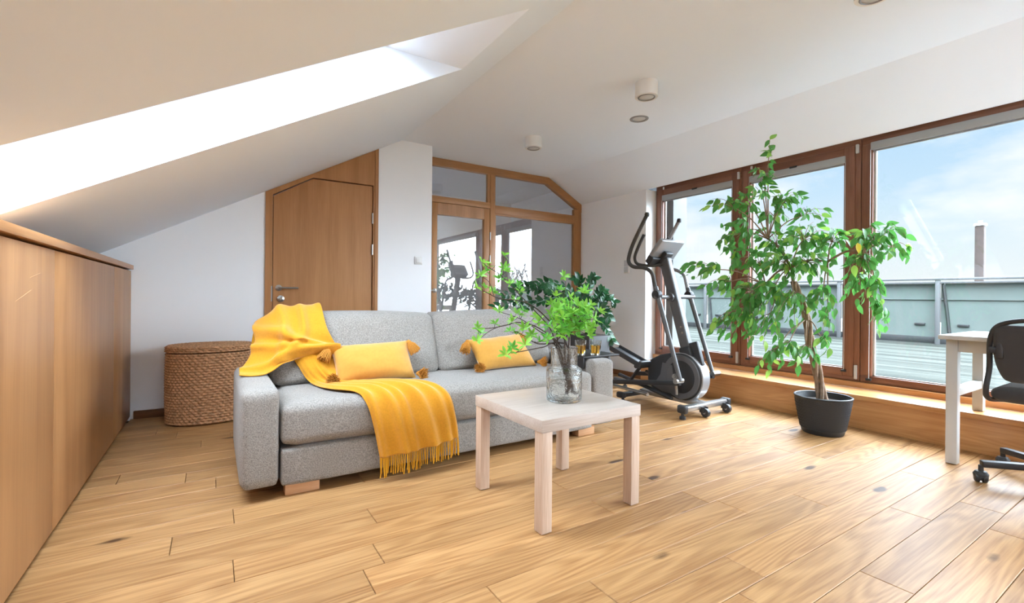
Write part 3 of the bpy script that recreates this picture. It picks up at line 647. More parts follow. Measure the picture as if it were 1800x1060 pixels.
# ---- cushions with tassels
def throw_pillow(bl_, br_, tl_, tr_, th_, lab):
    bl_, br_, tl_, tr_ = map(Vector, (bl_, br_, tl_, tr_))
    cen = (bl_ + br_ + tl_ + tr_) / 4; xd_ = (br_ - bl_ + tr_ - tl_).normalized(); zd_ = (tl_ - bl_ + tr_ - br_).normalized(); nd = xd_.cross(zd_)
    t = thing('throw_pillow', (cen.x, cen.y, min(bl_.z, br_.z)), lab, 'pillow', 'ochre throw pillows on the sofa')
    n_ = 34
    def pt(u, v, side):
        a, b = u / (n_ - 1), v / (n_ - 1); s_, q_ = 2 * a - 1, 2 * b - 1
        edge = .035
        s2 = s_ * (1 - edge * (1 - q_ * q_) * abs(s_)); q2 = q_ * (1 - edge * 1.6 * (1 - s_ * s_) * abs(q_))
        a2, b2 = (s2 + 1) / 2, (q2 + 1) / 2
        p = bl_ * (1 - a2) * (1 - b2) + br_ * a2 * (1 - b2) + tl_ * (1 - a2) * b2 + tr_ * a2 * b2
        h = max(0, (1 - abs(s_) ** 2.6)) ** .62 * max(0, (1 - abs(q_) ** 2.6)) ** .62
        wrk = noise.noise(Vector((s_ * 2.5 + cen.x * 9, q_ * 2, side))) * .010 * (1 - h * .5)
        return p + nd * side * (h * th_ + wrk * (1 if 0 < u < n_ - 1 and 0 < v < n_ - 1 else 0))
    m = MB(); A = m.grid(lambda u, v: pt(u, v, 1), n_, n_); B = m.grid(lambda u, v: pt(u, v, -1), n_, n_)
    bmesh.ops.remove_doubles(m.bm, verts=m.bm.verts[:], dist=.0005); bmesh.ops.recalc_face_normals(m.bm, faces=m.bm.faces[:])
    obj('cover', m, PILLOW, t, angle=80)
    obj('zip', MB().tube([bl_.lerp(tl_, k / 8) + xd_ * .012 * math.sin(math.pi * k / 8) + nd * -.0 for k in range(9)], .0028, 6), PIPING, t)
    for c_, out in ((tl_, -xd_), (tr_, xd_), (bl_, -xd_), (br_, xd_)):
        hang = Vector((0, 0, -1)); up_ = c_.z > cen.z
        d_ = (out * .45 + hang * .80 + Vector((0, -.42, 0))).normalized() if up_ else (out * .45 + Vector((0, -.8, .02))).normalized()
        o_ = c_ + out * .006 + (Vector((0, -.03, 0)) if up_ and out.x < 0 else Vector((0, 0, 0)))
        if not up_: o_ = o_ + Vector((0, 0, .026))
        ts = obj('tassel', MB().tube([o_, o_ + d_ * .014, o_ + d_ * .02], [.009, .015, .012], 12), TASSEL, t)
        m = MB()
        ax = d_.orthogonal().normalized(); ay = d_.cross(ax)
        for k in range(80):
            an = k * 2.4; rr_ = math.sqrt((k + .5) / 80)
            b_ = ax * math.cos(an) * rr_ + ay * math.sin(an) * rr_; L_ = (.088 if up_ else .058) + rnd.uniform(-.010, .008)
            p0 = o_ + d_ * .014 + b_ * .009; p1 = o_ + d_ * .040 + b_ * .027; p2 = o_ + d_ * L_ + b_ * (.036 if up_ else .043)
            zmin = .438 if not up_ else 0
            for p_ in (p1, p2): p_.z = max(p_.z, zmin + .004)
            m.tube([p0, p1, p2], [.0026, .0028, .0022], 5)
        obj('strands', m, TASSEL, ts, kind='stuff')
    return t
throw_pillow((.582, 2.70, .442), (1.025, 2.665, .440), (.562, 2.815, .640), (1.005, 2.775, .655), .070, 'ochre tasselled pillow lying against the yellow blanket')
throw_pillow((1.485, 2.70, .440), (1.945, 2.71, .440), (1.428, 2.80, .638), (1.865, 2.825, .664), .066, 'ochre tasselled pillow alone on the right sofa cushion')

# ---- mustard blanket
def catmull(P, t):
    n_ = len(P) - 1; k = min(int(t), n_ - 1); f = t - k
    p0, p1, p2, p3 = P[max(k - 1, 0)], P[k], P[k + 1], P[min(k + 2, n_)]
    return .5 * (2 * p1 + (p2 - p0) * f + (2 * p0 - 5 * p1 + 4 * p2 - p3) * f * f + (3 * p1 - p0 - 3 * p2 + p3) * f ** 3)
def loft(rows, nu, nv, fold):
    rows = [[Vector(p) for p in r] for r in rows]; m_ = len(rows)
    def base(a, b):
        col = [catmull(r, b * (len(r) - 1)) for r in rows]; return catmull(col, a * (m_ - 1))
    def f(u, v):
        a, b = u / (nu - 1), v / (nv - 1); p = base(a, b); e_ = 1e-3
        du = base(min(a + e_, 1), b) - base(max(a - e_, 0), b); dv = base(a, min(b + e_, 1)) - base(a, max(b - e_, 0))
        n_ = du.cross(dv)
        if n_.length > 1e-12: n_.normalize()
        if n_.y > .2 or (abs(n_.y) <= .2 and n_.z < 0): n_ = -n_
        return p + n_ * fold(a, b)
    return f
bk = thing('blanket', (.8, 2.4, .43), 'mustard fringed throw blanket draped over the sofa', 'blanket')
m = MB()
rowsA = [[(.36, 2.825, .60), (.44, 2.80, .61), (.52, 2.80, .61), (.585, 2.83, .60)],
         [(.40, 2.80, .535), (.47, 2.765, .53), (.54, 2.755, .52), (.62, 2.765, .50)],
         [(.45, 2.745, .450), (.54, 2.715, .450), (.63, 2.69, .448), (.73, 2.69, .446)],
         [(.50, 2.53, .449), (.62, 2.57, .451), (.75, 2.60, .449), (.90, 2.60, .447)],
         [(.60, 2.395, .446), (.72, 2.41, .451), (.86, 2.42, .451), (1.02, 2.42, .447)],
         [(.64, 2.338, .400), (.77, 2.335, .407), (.93, 2.335, .407), (1.085, 2.338, .398)],
         [(.672, 2.318, .29), (.80, 2.300, .295), (.97, 2.300, .29), (1.118, 2.318, .275)],
         [(.705, 2.314, .125), (.83, 2.296, .135), (1.0, 2.294, .15), (1.133, 2.312, .165)]]
def ridge(x, c, w_): return math.exp(-((x - c) / w_) ** 2)
def foldA(a, b):
    env = min(1, a * 1.6); fan = .55 + .45 * a
    f_ = sum(h_ * ridge(b, c_ + sl_ * (a - .7), w_) for c_, sl_, w_, h_ in ((.10, -.05, .045, .020), (.30, .12, .05, .026), (.43, .02, .035, .022), (.60, .10, .06, .030), (.80, .05, .05, .022), (.94, 0, .03, .014)))
    return env * fan * f_ + .004 * noise.noise(Vector((a * 7, b * 9, 1))) * env + .003
fA = loft(rowsA, 90, 64, foldA); m.grid(fA, 90, 64)
rowsB = [[(.20, 3.20, .66), (.30, 3.20, .74), (.42, 3.20, .76), (.52, 3.19, .76)],
         [(.205, 3.06, .755), (.32, 3.03, .845), (.425, 2.99, .862), (.535, 2.985, .868)],
         [(.200, 2.935, .68), (.315, 2.875, .735), (.44, 2.85, .735), (.555, 2.85, .735)],
         [(.175, 2.88, .605), (.285, 2.835, .640), (.43, 2.82, .665), (.60, 2.83, .640)],
         [(.125, 2.83, .530), (.235, 2.785, .540), (.38, 2.785, .600), (.61, 2.80, .598)],
         [(.115, 2.76, .5125), (.225, 2.735, .5125), (.40, 2.80, .585), (.60, 2.825, .585)]]
def foldB(a, b):
    e_ = math.sin(math.pi * min(1, a * 1.1)) ** .4 if 0 < a < .909 else .3
    f_ = .034 * ridge(a, .30 + .42 * b, .055) + .030 * ridge(a, .52 + .25 * b, .05) + .028 * ridge(a, .16 + .10 * math.sin(b * 7), .05) + .026 * ridge(b, .30 + .25 * a, .06) + .030 * ridge(b, .72 - .2 * a, .06) + .026 * ridge(a, .82 - .12 * b, .05)
    return (e_ * f_ + .004) * (.35 + .65 * min(1, max(0, (a - .12) / .3))) + .008 * noise.noise(Vector((a * 5, b * 6, 4)))
m.grid(loft(rowsB, 70, 60, foldB), 70, 60)
cl = obj('cloth', m, YELLOW, bk, angle=80)
sd = cl.modifiers.new('thickness', 'SOLIDIFY'); sd.thickness = .005; sd.offset = 0
m = MB()
for k in range(58):
    b = (k + .5) / 58; p = fA(89, b * 63); L_ = rnd.uniform(.075, .098); sx = rnd.uniform(-.008, .008)
    p1 = p + Vector((sx * .4, rnd.uniform(-.004, .003), -L_ * .5)); p2 = p + Vector((sx, rnd.uniform(-.006, .004), -L_))
    m.tube([p, p1, p2], [.0026, .0030, .0026], 6)
    m.lathe([(0, -.006), (.0042, 0), (0, .006)], p2, 6)
for k in range(12):
    p = Vector((.198 + .004 * rnd.random(), 2.93 + k * .010, .675 + .006 * k)); m.tube([p, p + Vector((-.006, 0, -.04)), p + Vector((-.012, rnd.uniform(-.008, .008), -.085))], .0026, 5)
obj('fringe', m, YFRINGE, bk, kind='stuff')

# ---- coffee table
t = thing('coffee_table', (1.356, 1.742, 0), 'square whitewashed oak coffee table in front of the sofa', 'table')
TX, TY, S_ = 1.081, 1.467, .55
obj('top', MB().box((TX, TY, .40), (TX + S_, TY + S_, .45), .0015), TABLEX, t)
for i in (0, 1):
    for j in (0, 1):
        x0 = TX + .003 if not i else TX + S_ - .053; y0 = TY + .003 if not j else TY + S_ - .053
        lg = obj('leg', MB().box((x0, y0, .004), (x0 + .05, y0 + .05, .40), .001), TABLEZ, t)
        obj('glide', MB().box((x0 + .006, y0 + .006, 0), (x0 + .044, y0 + .044, .004)), BLACKP, lg, smooth=False)

# ---- glass vase
VC = Vector((1.382, 1.708, .4502))
t = thing('glass_vase', VC, 'clear hammered glass vase with narrower neck on the coffee table', 'vase')
obj('glass_body', MB().lathe([(0, 0), (.076, 0), (.082, .006), (.083, .02), (.083, .140), (.080, .150), (.066, .157), (.062, .162), (.061, .17), (.0615, .245), (.063, .248), (.0605, .249), (.0575, .246), (.057, .17), (.058, .158), (.064, .151), (.076, .145), (.0785, .138), (.0785, .022), (.074, .012), (0, .012)], VC, 96), VASE, t, angle=80)
obj('water', MB().lathe([(0, .0125), (.0735, .0125), (.078, .0225), (.078, .108), (0, .108)], VC, 64), WATER, t, label='clear water')

# ---- leafy branches in the vase
def leaf_mesh(L_, W_, name, m_, droop=.15, fold=.25, n=5):
    mb = MB(); prev = None
    for k in range(n + 1):
        t_ = k / n; wd = W_ / 2 * math.sin(math.pi * min(1, t_ ** .75 * .98 + .01)) if 0 < k < n else .0006
        y = L_ * t_; z = -droop * L_ * t_ * t_
        c_ = mb.bm.verts.new((0, y, z)); l_ = mb.bm.verts.new((-wd, y, z + fold * wd)); r_ = mb.bm.verts.new((wd, y, z + fold * wd))
        if prev: mb.bm.faces.new((prev[0], c_, l_, prev[1])); mb.bm.faces.new((prev[0], prev[2], r_, c_))
        prev = (c_, l_, r_)
    return meshof(mb, m_, name)
def whorl(seed, n=7):
    r_ = random.Random(seed); mb = MB()
    for k in range(n):
        an = 2 * math.pi * k / n + r_.uniform(-.25, .25); tilt = r_.uniform(.1, .9); L_ = r_.uniform(.026, .036); W_ = L_ * .36
        M = Matrix.Rotation(an, 4, 'Z') @ Matrix.Rotation(tilt, 4, 'X'); prev = None
        for q in range(5):
            t_ = q / 4; wd = W_ / 2 * math.sin(math.pi * min(1, t_ * .96 + .02)); y = .002 + L_ * t_; z = -.10 * L_ * t_ * t_
            vs = [mb.bm.verts.new(M @ Vector(p)) for p in ((0, y, z), (-wd, y, z + .3 * wd), (wd, y, z + .3 * wd))]
            if prev: mb.bm.faces.new((prev[0], vs[0], vs[1], prev[1])); mb.bm.faces.new((prev[0], prev[2], vs[2], vs[0]))
            prev = vs
    return meshof(mb, BRANCHL, 'leaf_cluster')
WH = [whorl(s) for s in range(6)]
def vp(a, b, dd=0): return at(820 + a / 5.046, 430 + b / 5.046, d=2.19 + dd)
BR = [
 ('tall branch reaching over the partition post', .06, [(740, 740), (590, 570), (420, 390), (300, 270), (210, 210), (140, 165)], [(140, 160), (190, 195), (170, 235), (290, 310), (350, 240), (390, 350), (455, 370), (330, 215), (325, 95), (475, 420)], [[(350, 320), (322, 215), (330, 105)]]),
 ('long side branch with small leaf tufts below the tall one', -.05, [(700, 640), (520, 510), (300, 480), (190, 430), (90, 380)], [(85, 380), (165, 390), (240, 435), (120, 275), (425, 505), (210, 425)], [[(240, 450), (200, 330), (122, 280)]]),
 ('level branch crossing the right back cushion', .10, [(650, 770), (480, 660), (290, 595)], [(290, 595), (440, 615), (410, 670), (500, 590), (610, 640), (660, 660), (640, 690), (470, 630)], []),
 ('forked drooping branch above the lone pillow', -.12, [(640, 740), (470, 690), (350, 715), (230, 740), (110, 745)], [(95, 745), (250, 705), (125, 790), (95, 855), (400, 690)], [[(300, 722), (200, 770), (100, 850)]]),
 ('short bushy branch over the pillow corner', -.06, [(640, 880), (530, 820), (440, 770)], [(385, 770), (510, 745), (580, 800), (690, 830), (640, 860), (725, 850), (430, 790), (560, 850)], []),
 ('lowest thin branch hanging in front of the pillow', -.16, [(680, 910), (500, 945), (380, 965)], [(350, 975), (405, 920), (520, 890), (380, 950)], []),
 ('upright branch with a single star of leaves on top', .05, [(860, 700), (840, 560), (870, 420), (880, 330)], [(860, 285), (825, 405), (790, 460), (840, 500), (760, 530), (870, 540), (790, 600)], []),
 ('branch leaning towards the window side', .02, [(930, 740), (980, 600), (1030, 450)], [(1030, 430), (1060, 415), (960, 500), (920, 540), (1100, 540), (1180, 600), (1010, 620), (1060, 640), (1090, 730)], [[(980, 640), (1090, 620), (1180, 605)]]),
 ('dense leafy branch in the middle of the bunch', -.08, [(870, 780), (900, 650), (920, 560)], None, []),
 ('dense leafy branch at the front of the bunch', -.13, [(920, 800), (980, 720), (1020, 640)], None, []),
 ('dense leafy branch at the left of the bunch', .0, [(800, 780), (770, 690), (790, 610)], None, []),
]
for i, (lab, dd, path, cls, side) in enumerate(BR):
    an = i * 2.4; base = VC + Vector((.022 + .018 * math.cos(an), -.012 + .018 * math.sin(an), .030 + .004 * (i % 4))); mouth = VC + Vector((-.012 + .030 * math.cos(an + 2.6), .030 * math.sin(an + 2.6), .25))
    t = thing('leafy_branch', base, 'green ' + lab + ', in the glass vase', 'branch', 'leafy branches in the vase')
    n_ = len(path); P_ = [base, mouth] + [vp(a, b, dd * (k + 1) / n_) for k, (a, b) in enumerate(path)]
    m = MB(); m.tube(P_, [.0036] * 2 + [.0033 - .0018 * (k + 1) / n_ for k in range(n_)], 6, smooth=5)
    for s_ in side: m.tube([vp(a, b, dd * .8) for a, b in s_], [.0017, .0014, .0011], 5, smooth=4)
    if cls is None:
        ex, ey = (170, 190) if i == 8 else (150, 160); c0 = (930, 660) if i == 8 else ((985, 700) if i == 9 else (790, 690))
        if i == 10: ex, ey = 95, 150
        cls = []
        for q in range(26 if i < 10 else 14):
            an_, rr_ = rnd.uniform(0, 6.28), math.sqrt(rnd.random()); cls.append((c0[0] + ex * rr_ * math.cos(an_), c0[1] + ey * rr_ * math.sin(an_)))
    dmid = dd
    pl = P_[2:]
    for a, b in cls:
        p = vp(a, b, dd + rnd.uniform(-.05, .05)); q = min(P_[1:], key=lambda w_: (w_ - p).length)
        nearest = min((P_[k].lerp(P_[k + 1], f / 6) for k in range(1, len(P_) - 1) for f in range(7)), key=lambda w_: (w_ - p).length)
        if (nearest - p).length > .012: m.tube([nearest, nearest.lerp(p, .5) + Vector((0, 0, -.006)), p], [.0014, .0012, .001], 5)
        ax_ = Vector((rnd.uniform(-.6, .6), -.45 + rnd.uniform(-.5, .4), .75 + rnd.uniform(-.3, .3)))
        M = frame_m(p, ax_, (rnd.uniform(-1, 1), rnd.uniform(-1, 1), .1)); s_ = rnd.uniform(.95, 1.3)
        inst('leaf_cluster', WH[rnd.randrange(6)], M @ Matrix.Diagonal((s_, s_, s_, 1)), t)
    obj('stem', m, TWIG, t, angle=80)

# ---- dark planter with zamioculcas beside the sofa
ZP = Vector((3.36, 3.72, 0))
t = thing('potted_zamioculcas', ZP, 'glossy dark green zamioculcas in a tall dark grey planter by the wall', 'plant')
obj('planter', MB().box((ZP.x - .15, ZP.y - .15, 0), (ZP.x + .15, ZP.y + .15, .53), .01), PLANTER, t)
obj('soil', MB().box((ZP.x - .135, ZP.y - .135, .526), (ZP.x + .135, ZP.y + .135, .534), .002), SOIL, t)
ZLM = leaf_mesh(.088, .046, 'leaflet', ZZL, .12, .2)
fr = [(870, 540, 3.55), (885, 520, 3.6), (905, 505, 3.7), (935, 500, 3.62), (960, 508, 3.55), (985, 530, 3.5), (1010, 492, 3.72), (1045, 490, 3.7), (1062, 512, 3.68), (1080, 531, 3.6), (1072, 560, 3.5), (1077, 600, 3.55), (1020, 520, 3.5), (1040, 540, 3.55), (920, 545, 3.5)]
for i, (px_, py_, yy) in enumerate(fr):
    tip = at(px_, py_, y=yy); b_ = ZP + Vector((rnd.uniform(-.06, .06), rnd.uniform(-.06, .06), .53)); mid = b_.lerp(tip, .5) + Vector((0, 0, .16 + .1 * rnd.random()))
    if tip.x > 3.95: tip.x = 3.95
    q1 = b_.lerp(mid, .5) + Vector((0, 0, .06)); q2 = mid.lerp(tip, .6) + Vector((0, 0, .03))
    P_ = [b_, q1, mid, q2, tip]
    f_ = obj('frond', MB().tube(P_, [.008, .007, .006, .004, .002], 7, smooth=5), ZZL, t, angle=80)
    for k in range(11):
        a = 1.15 + 2.8 * k / 10.0; p = catmull([Vector(v) for v in P_], a); q = catmull([Vector(v) for v in P_], min(a + .05, 4)); d_ = (q - p)
        d_ = d_.normalized() if d_.length > 1e-6 else Vector((0, 0, 1)); nv_ = Vector((-.45, -.75, .4)) + Vector((rnd.uniform(-.4, .4), rnd.uniform(-.4, .4), rnd.uniform(-.4, .4))); sd_ = d_.cross(nv_); sd_ = sd_.normalized() if sd_.length > .1 else Vector((1, 0, 0))
        for sg in (-1, 1):
            yd = (d_ * .75 + sd_ * sg * .8).normalized(); zd_ = nv_
            x_ = yd.cross(zd_).normalized(); z_ = x_.cross(yd)
            M = Matrix(((x_.x, yd.x, z_.x, p.x), (x_.y, yd.y, z_.y, p.y), (x_.z, yd.z, z_.z, p.z), (0, 0, 0, 1))); s_ = rnd.uniform(.75, 1.0)
            inst('leaflet', ZLM, M @ Matrix.Diagonal((s_, s_, s_, 1)), f_)

# ---- tall ficus in black pot
FP = Vector((3.595, 1.585, 0))
t = thing('potted_ficus', FP, 'tall weeping ficus with braided trunk in a black textured pot', 'plant')
m = MB(); NP = 160; NV = 46
def potp(u, v):
    f_ = v / (NV - 1); th = 2 * math.pi * u / NP; z = .035 + .215 * f_; r_ = .134 + .038 * f_ ** .9
    tri = abs(((u / NP * 40) % 1) * 2 - 1); b_ = .0034 * math.sin((z / .0125 + tri * 1.3) * 2 * math.pi) * (1 if .02 < f_ < .93 else 0)
    return FP + Vector(((r_ + b_) * math.cos(th), (r_ + b_) * math.sin(th), z))
vs = m.grid(potp, NP, NV, True)
obj('pot', m, POTM, t, angle=80)
obj('pot_rim', MB().lathe([(.170, .246), (.176, .250), (.176, .258), (.170, .261), (.163, .258), (.155, .20), (.150, .20), (.160, .246)], FP, 64, close=True), POTM, t)
obj('saucer', MB().lathe([(0, 0), (.118, 0), (.126, .006), (.132, .03), (.137, .036), (.131, .040), (0, .040)], FP, 64), POTM, t)
obj('soil', MB().lathe([(0, .222), (.06, .224), (.155, .216), (.150, .20), (0, .20)], FP, 40), SOIL, t)
DF = 3.27
def fp_(px_, py_, dd=0): return at(px_, py_, d=DF + dd)
tr = [Vector((FP.x, FP.y, .21)), fp_(1436, 650), fp_(1424, 600), fp_(1418, 560), fp_(1405, 520), fp_(1395, 495)]
for k in range(4):
    pts = []
    for q in range(25):
        a = q / 24; c_ = catmull(tr, a * (len(tr) - 1)); an = k * math.pi / 2 + a * 9; rr_ = .022 * (1 - .35 * a) + (.012 if q == 0 else 0)
        pts.append(c_ + Vector((rr_ * math.cos(an), rr_ * math.sin(an), 0)))
    obj('trunk', MB().tube(pts, [.014 - .005 * q / 24 for q in range(25)], 8, smooth=2), BARK, t, angle=80)
FLM = leaf_mesh(.072, .036, 'leaf', FICUSL, .25, .22, 6)
FLY = leaf_mesh(.072, .036, 'leaf', FICUSY, .25, .22, 6)
# crown sprays: centre px, py, rx, ry, leaves, depth offset, start node
SPR = [(1350, 250, 9, 16, 6, .0), (1342, 290, 14, 14, 10, 0), (1338, 325, 20, 14, 14, .02), (1270, 352, 30, 12, 12, .05), (1308, 350, 20, 22, 16, .05), (1300, 405, 16, 30, 18, .08), (1272, 415, 14, 22, 9, .1),
       (1285, 450, 16, 25, 10, .08), (1225, 470, 28, 14, 16, -.02), (1262, 500, 22, 18, 12, 0), (1385, 342, 32, 12, 22, .12), (1365, 372, 28, 16, 16, .1), (1430, 372, 30, 14, 10, .05), (1355, 420, 30, 26, 20, .05), (1330, 455, 24, 24, 16, 0),
       (1420, 410, 45, 28, 30, 0), (1465, 420, 30, 26, 24, -.05), (1375, 465, 36, 28, 26, -.04), (1430, 465, 40, 26, 28, -.08), (1308, 520, 34, 34, 34, -.08), (1290, 570, 40, 24, 28, -.1), (1262, 575, 18, 16, 8, -.1),
       (1350, 525, 34, 28, 28, -.12), (1395, 540, 40, 26, 28, -.15), (1340, 590, 34, 18, 16, -.15), (1445, 530, 26, 28, 16, -.12), (1530, 420, 34, 30, 36, -.28), (1572, 405, 26, 14, 14, -.33), (1585, 440, 18, 14, 8, -.35),
       (1515, 465, 30, 26, 24, -.28), (1505, 510, 22, 28, 16, -.25), (1545, 520, 14, 26, 14, -.28), (1548, 570, 14, 24, 14, -.28), (1375, 625, 34, 18, 16, -.2), (1415, 632, 24, 14, 10, -.22), (1455, 575, 14, 22, 8, -.15), (1450, 610, 12, 14, 6, -.15), (1345, 640, 16, 12, 6, -.22), (1330, 540, 20, 24, 14, -.1)]
twb = []; leaves = []
crown = tr[-1]
hubs = {'l': fp_(1345, 500, -.02), 'u': fp_(1350, 420, .05), 'r': fp_(1455, 460, -.10), 'c': fp_(1390, 470, 0), 'd': tr[3], 'rr': fp_(1520, 440, -.28)}
hb_ = MB()
for a, b in (('c', None), ('l', 'c'), ('u', 'c'), ('r', 'c'), ('rr', 'r')):
    p0 = hubs[b] if b else crown; p1 = hubs[a]; hb_.tube([p0, p0.lerp(p1, .5) + Vector((0, 0, .03)), p1], [.009, .007, .006], 7, smooth=4)
hb_.tube([crown, hubs['c'].lerp(crown, .5), hubs['c'] + Vector((.01, 0, .02))], .008, 7)
def clampx(p, lim=4.12):
    if p.x > lim: p.x = lim - .3 * (p.x - lim)
    return p
for (cx, cy, rx, ry, nl, dd) in SPR:
    nl = int(nl * 2.0)
    if cx > 1495: hub = hubs['rr']
    elif cy > 590: hub = hubs['d']
    elif cx < 1335 and cy > 380 or cx < 1290: hub = hubs['l'] if cy > 440 else hubs['u']
    elif cy < 390: hub = hubs['u']
    elif cx > 1440: hub = hubs['r']
    else: hub = hubs['c']
    m = MB(); c_ = clampx(fp_(cx, cy, dd)); st_ = hub.lerp(c_, .72) + Vector((0, 0, .02))
    m.tube([hub, hub.lerp(c_, .4) + Vector((0, 0, .04)), st_], [.0055, .004, .003], 6, smooth=4)
    nt_ = max(1, nl // 5); left = nl
    for q in range(nt_):
        an_ = 2 * math.pi * (q + rnd.random() * .7) / nt_
        e_ = clampx(fp_(cx + rx * math.cos(an_) * rnd.uniform(.65, 1.1), cy + ry * math.sin(an_) * rnd.uniform(.65, 1.1) + 4, dd + rnd.uniform(-.12, .12)))
        md = st_.lerp(e_, .5) + Vector((0, 0, .03)); m.tube([st_, md, e_], [.0024, .0018, .001], 5, smooth=3)
        kk = left if q == nt_ - 1 else nl // nt_; left -= kk
        for z in range(kk):
            f_ = .25 + .75 * (z + rnd.random() * .5) / max(1, kk); p = catmull([st_, md, e_], min(2, f_ * 2)); dirv = (e_ - st_).normalized()
            yd = (Vector((rnd.uniform(-.55, .55), rnd.uniform(-.55, .55), -.85 + rnd.uniform(-.2, .75))) + dirv * .5).normalized()
            p = clampx(p + Vector((rnd.uniform(-.02, .02), rnd.uniform(-.02, .02), rnd.uniform(-.015, .01)))); leaves.append((p, yd))
    obj('branch', m, BARK, t, angle=80)
obj('branch', hb_, BARK, t, angle=80)
rnd.shuffle(leaves)
extra = MB()
def leafM(p, yd):
    nd_ = Vector((rnd.uniform(-.8, .5), rnd.uniform(-1.0, .2), rnd.uniform(-.1, .6))); x_ = yd.cross(nd_)
    x_ = x_.normalized() if x_.length > .05 else yd.orthogonal().normalized(); z_ = x_.cross(yd); s_ = rnd.uniform(.7, 1.1)
    return Matrix(((x_.x, yd.x, z_.x, p.x), (x_.y, yd.y, z_.y, p.y), (x_.z, yd.z, z_.z, p.z), (0, 0, 0, 1))) @ Matrix.Diagonal((s_, s_, s_, 1))
for k, (p, yd) in enumerate(leaves):
    M = leafM(p, yd)
    if k < 297: inst('leaf', FLM, M, t)
    else:
        off = len(extra.bm.verts); vs = [extra.bm.verts.new(M @ v.co) for v in FLM.vertices]
        for pl_ in FLM.polygons: extra.bm.faces.new([vs[i] for i in pl_.vertices])
obj('leaves', extra, FICUSL, t, kind='stuff')
inst('leaf', FLY, leafM(clampx(fp_(1507, 427, -.42)), Vector((.1, -.2, -.95)).normalized()), t, label='single yellow leaf')

# ---- elliptical trainer
EX = 3.33
t = thing('elliptical_trainer', (EX, 2.6, 0), 'black and silver elliptical trainer by the window', 'exercise machine')
def ex(y, z, x=EX): return Vector((x, y, z))
obj('front_stabilizer', MB().box((3.04, 2.285, .055), (3.585, 2.345, .10), .012), SILVER, t)
for x0, x1 in ((3.015, 3.06), (3.565, 3.61)):
    c_ = obj('end_cap', MB().box((x0, 2.275, .045), (x1, 2.355, .108), .014), BLACKP, t)
    obj('foot', MB().lathe([(0, 0), (.024, 0), (.024, .022), (.012, .026), (.012, .05), (0, .05)], ((x0 + x1) / 2, 2.315, 0), 20), BLACKP, c_)
for x0 in (3.245, 3.525):
    wl = obj('wheel', MB().lathe([(0, -.017), (.020, -.017), (.034, -.014), (.036, 0), (.034, .014), (.020, .017), (0, .017)], (x0, 2.262, .036), 28, Matrix.Rotation(R(90), 3, 'Y')), BLACKP, t)
    obj('wheel_hub', MB().lathe([(0, -.020), (.010, -.020), (.010, .020), (0, .020)], (x0, 2.262, .036), 16, Matrix.Rotation(R(90), 3, 'Y')), SILVER, wl)
    obj('wheel_bracket', MB().box((x0 - .024, 2.255, .035), (x0 - .018, 2.30, .08)).box((x0 + .018, 2.255, .035), (x0 + .024, 2.30, .08)), BLACKP, wl, smooth=False)
obj('main_rail', MB().box((EX - .035, 2.33, .055), (EX + .035, 2.98, .10), .01), SILVER, t)
for x0 in (3.20, 3.46):
    obj('roller_rail', MB().tube([(x0, 2.80, .085), (x0, 3.46, .105)], .017, 12), CHROME, t)
obj('rear_stabilizer', MB().box((3.06, 2.945, .045), (3.62, 3.0, .085), .012).box((3.03, 2.93, .04), (3.08, 3.015, .092), .014), BLACKP, t)
obj('rear_stabilizer', MB().box((3.06, 3.42, .045), (3.62, 3.48, .09), .012), BLACKP, t)
for x0 in (3.075, 3.6):
    obj('foot', MB().lathe([(0, 0), (.022, 0), (.022, .02), (.012, .024), (.012, .045), (0, .045)], (x0, 2.972, 0), 18), BLACKP, t)
    obj('foot', MB().lathe([(0, 0), (.022, 0), (.022, .02), (.012, .024), (.012, .05), (0, .05)], (x0, 3.45, 0), 18), BLACKP, t)
# flywheel housing
CY, CZ, CR = 2.515, .275, .195
out = [(CY + CR * math.cos(a), CZ + CR * math.sin(a)) for a in [R(d) for d in range(-110, 101, 10)]][::1]
# teardrop: circle on the camera side (small y), tail towards the pedals
circ = [(CY - CR * math.cos(R(d)), CZ + CR * math.sin(R(d))) for d in range(-80, 91, 10)]
tail = [(2.62, .463), (2.74, .435), (2.84, .385), (2.875, .30), (2.875, .20), (2.83, .135), (2.68, .10), (2.55, .085)]
def shell(inset, x0, x1): 
    cen = Vector((2.60, .27)); return MB().prism([tuple(cen + (Vector(p) - cen) * inset) for p in circ + tail], 'x', x0, x1)
hs_ = obj('housing', shell(1.0, EX - .055, EX + .055), BLACKP, t, angle=30)
b_ = hs_.modifiers.new('round', 'BEVEL'); b_.width = .018; b_.segments = 3; b_.limit_method = 'ANGLE'
obj('rim_band', MB().lathe([(CR - .002, -.048), (CR + .006, -.044), (CR + .006, .044), (CR - .002, .048)], (EX, CY, CZ), 72, Matrix.Rotation(R(90), 3, 'Y'), close=True), PSILVER, hs_)
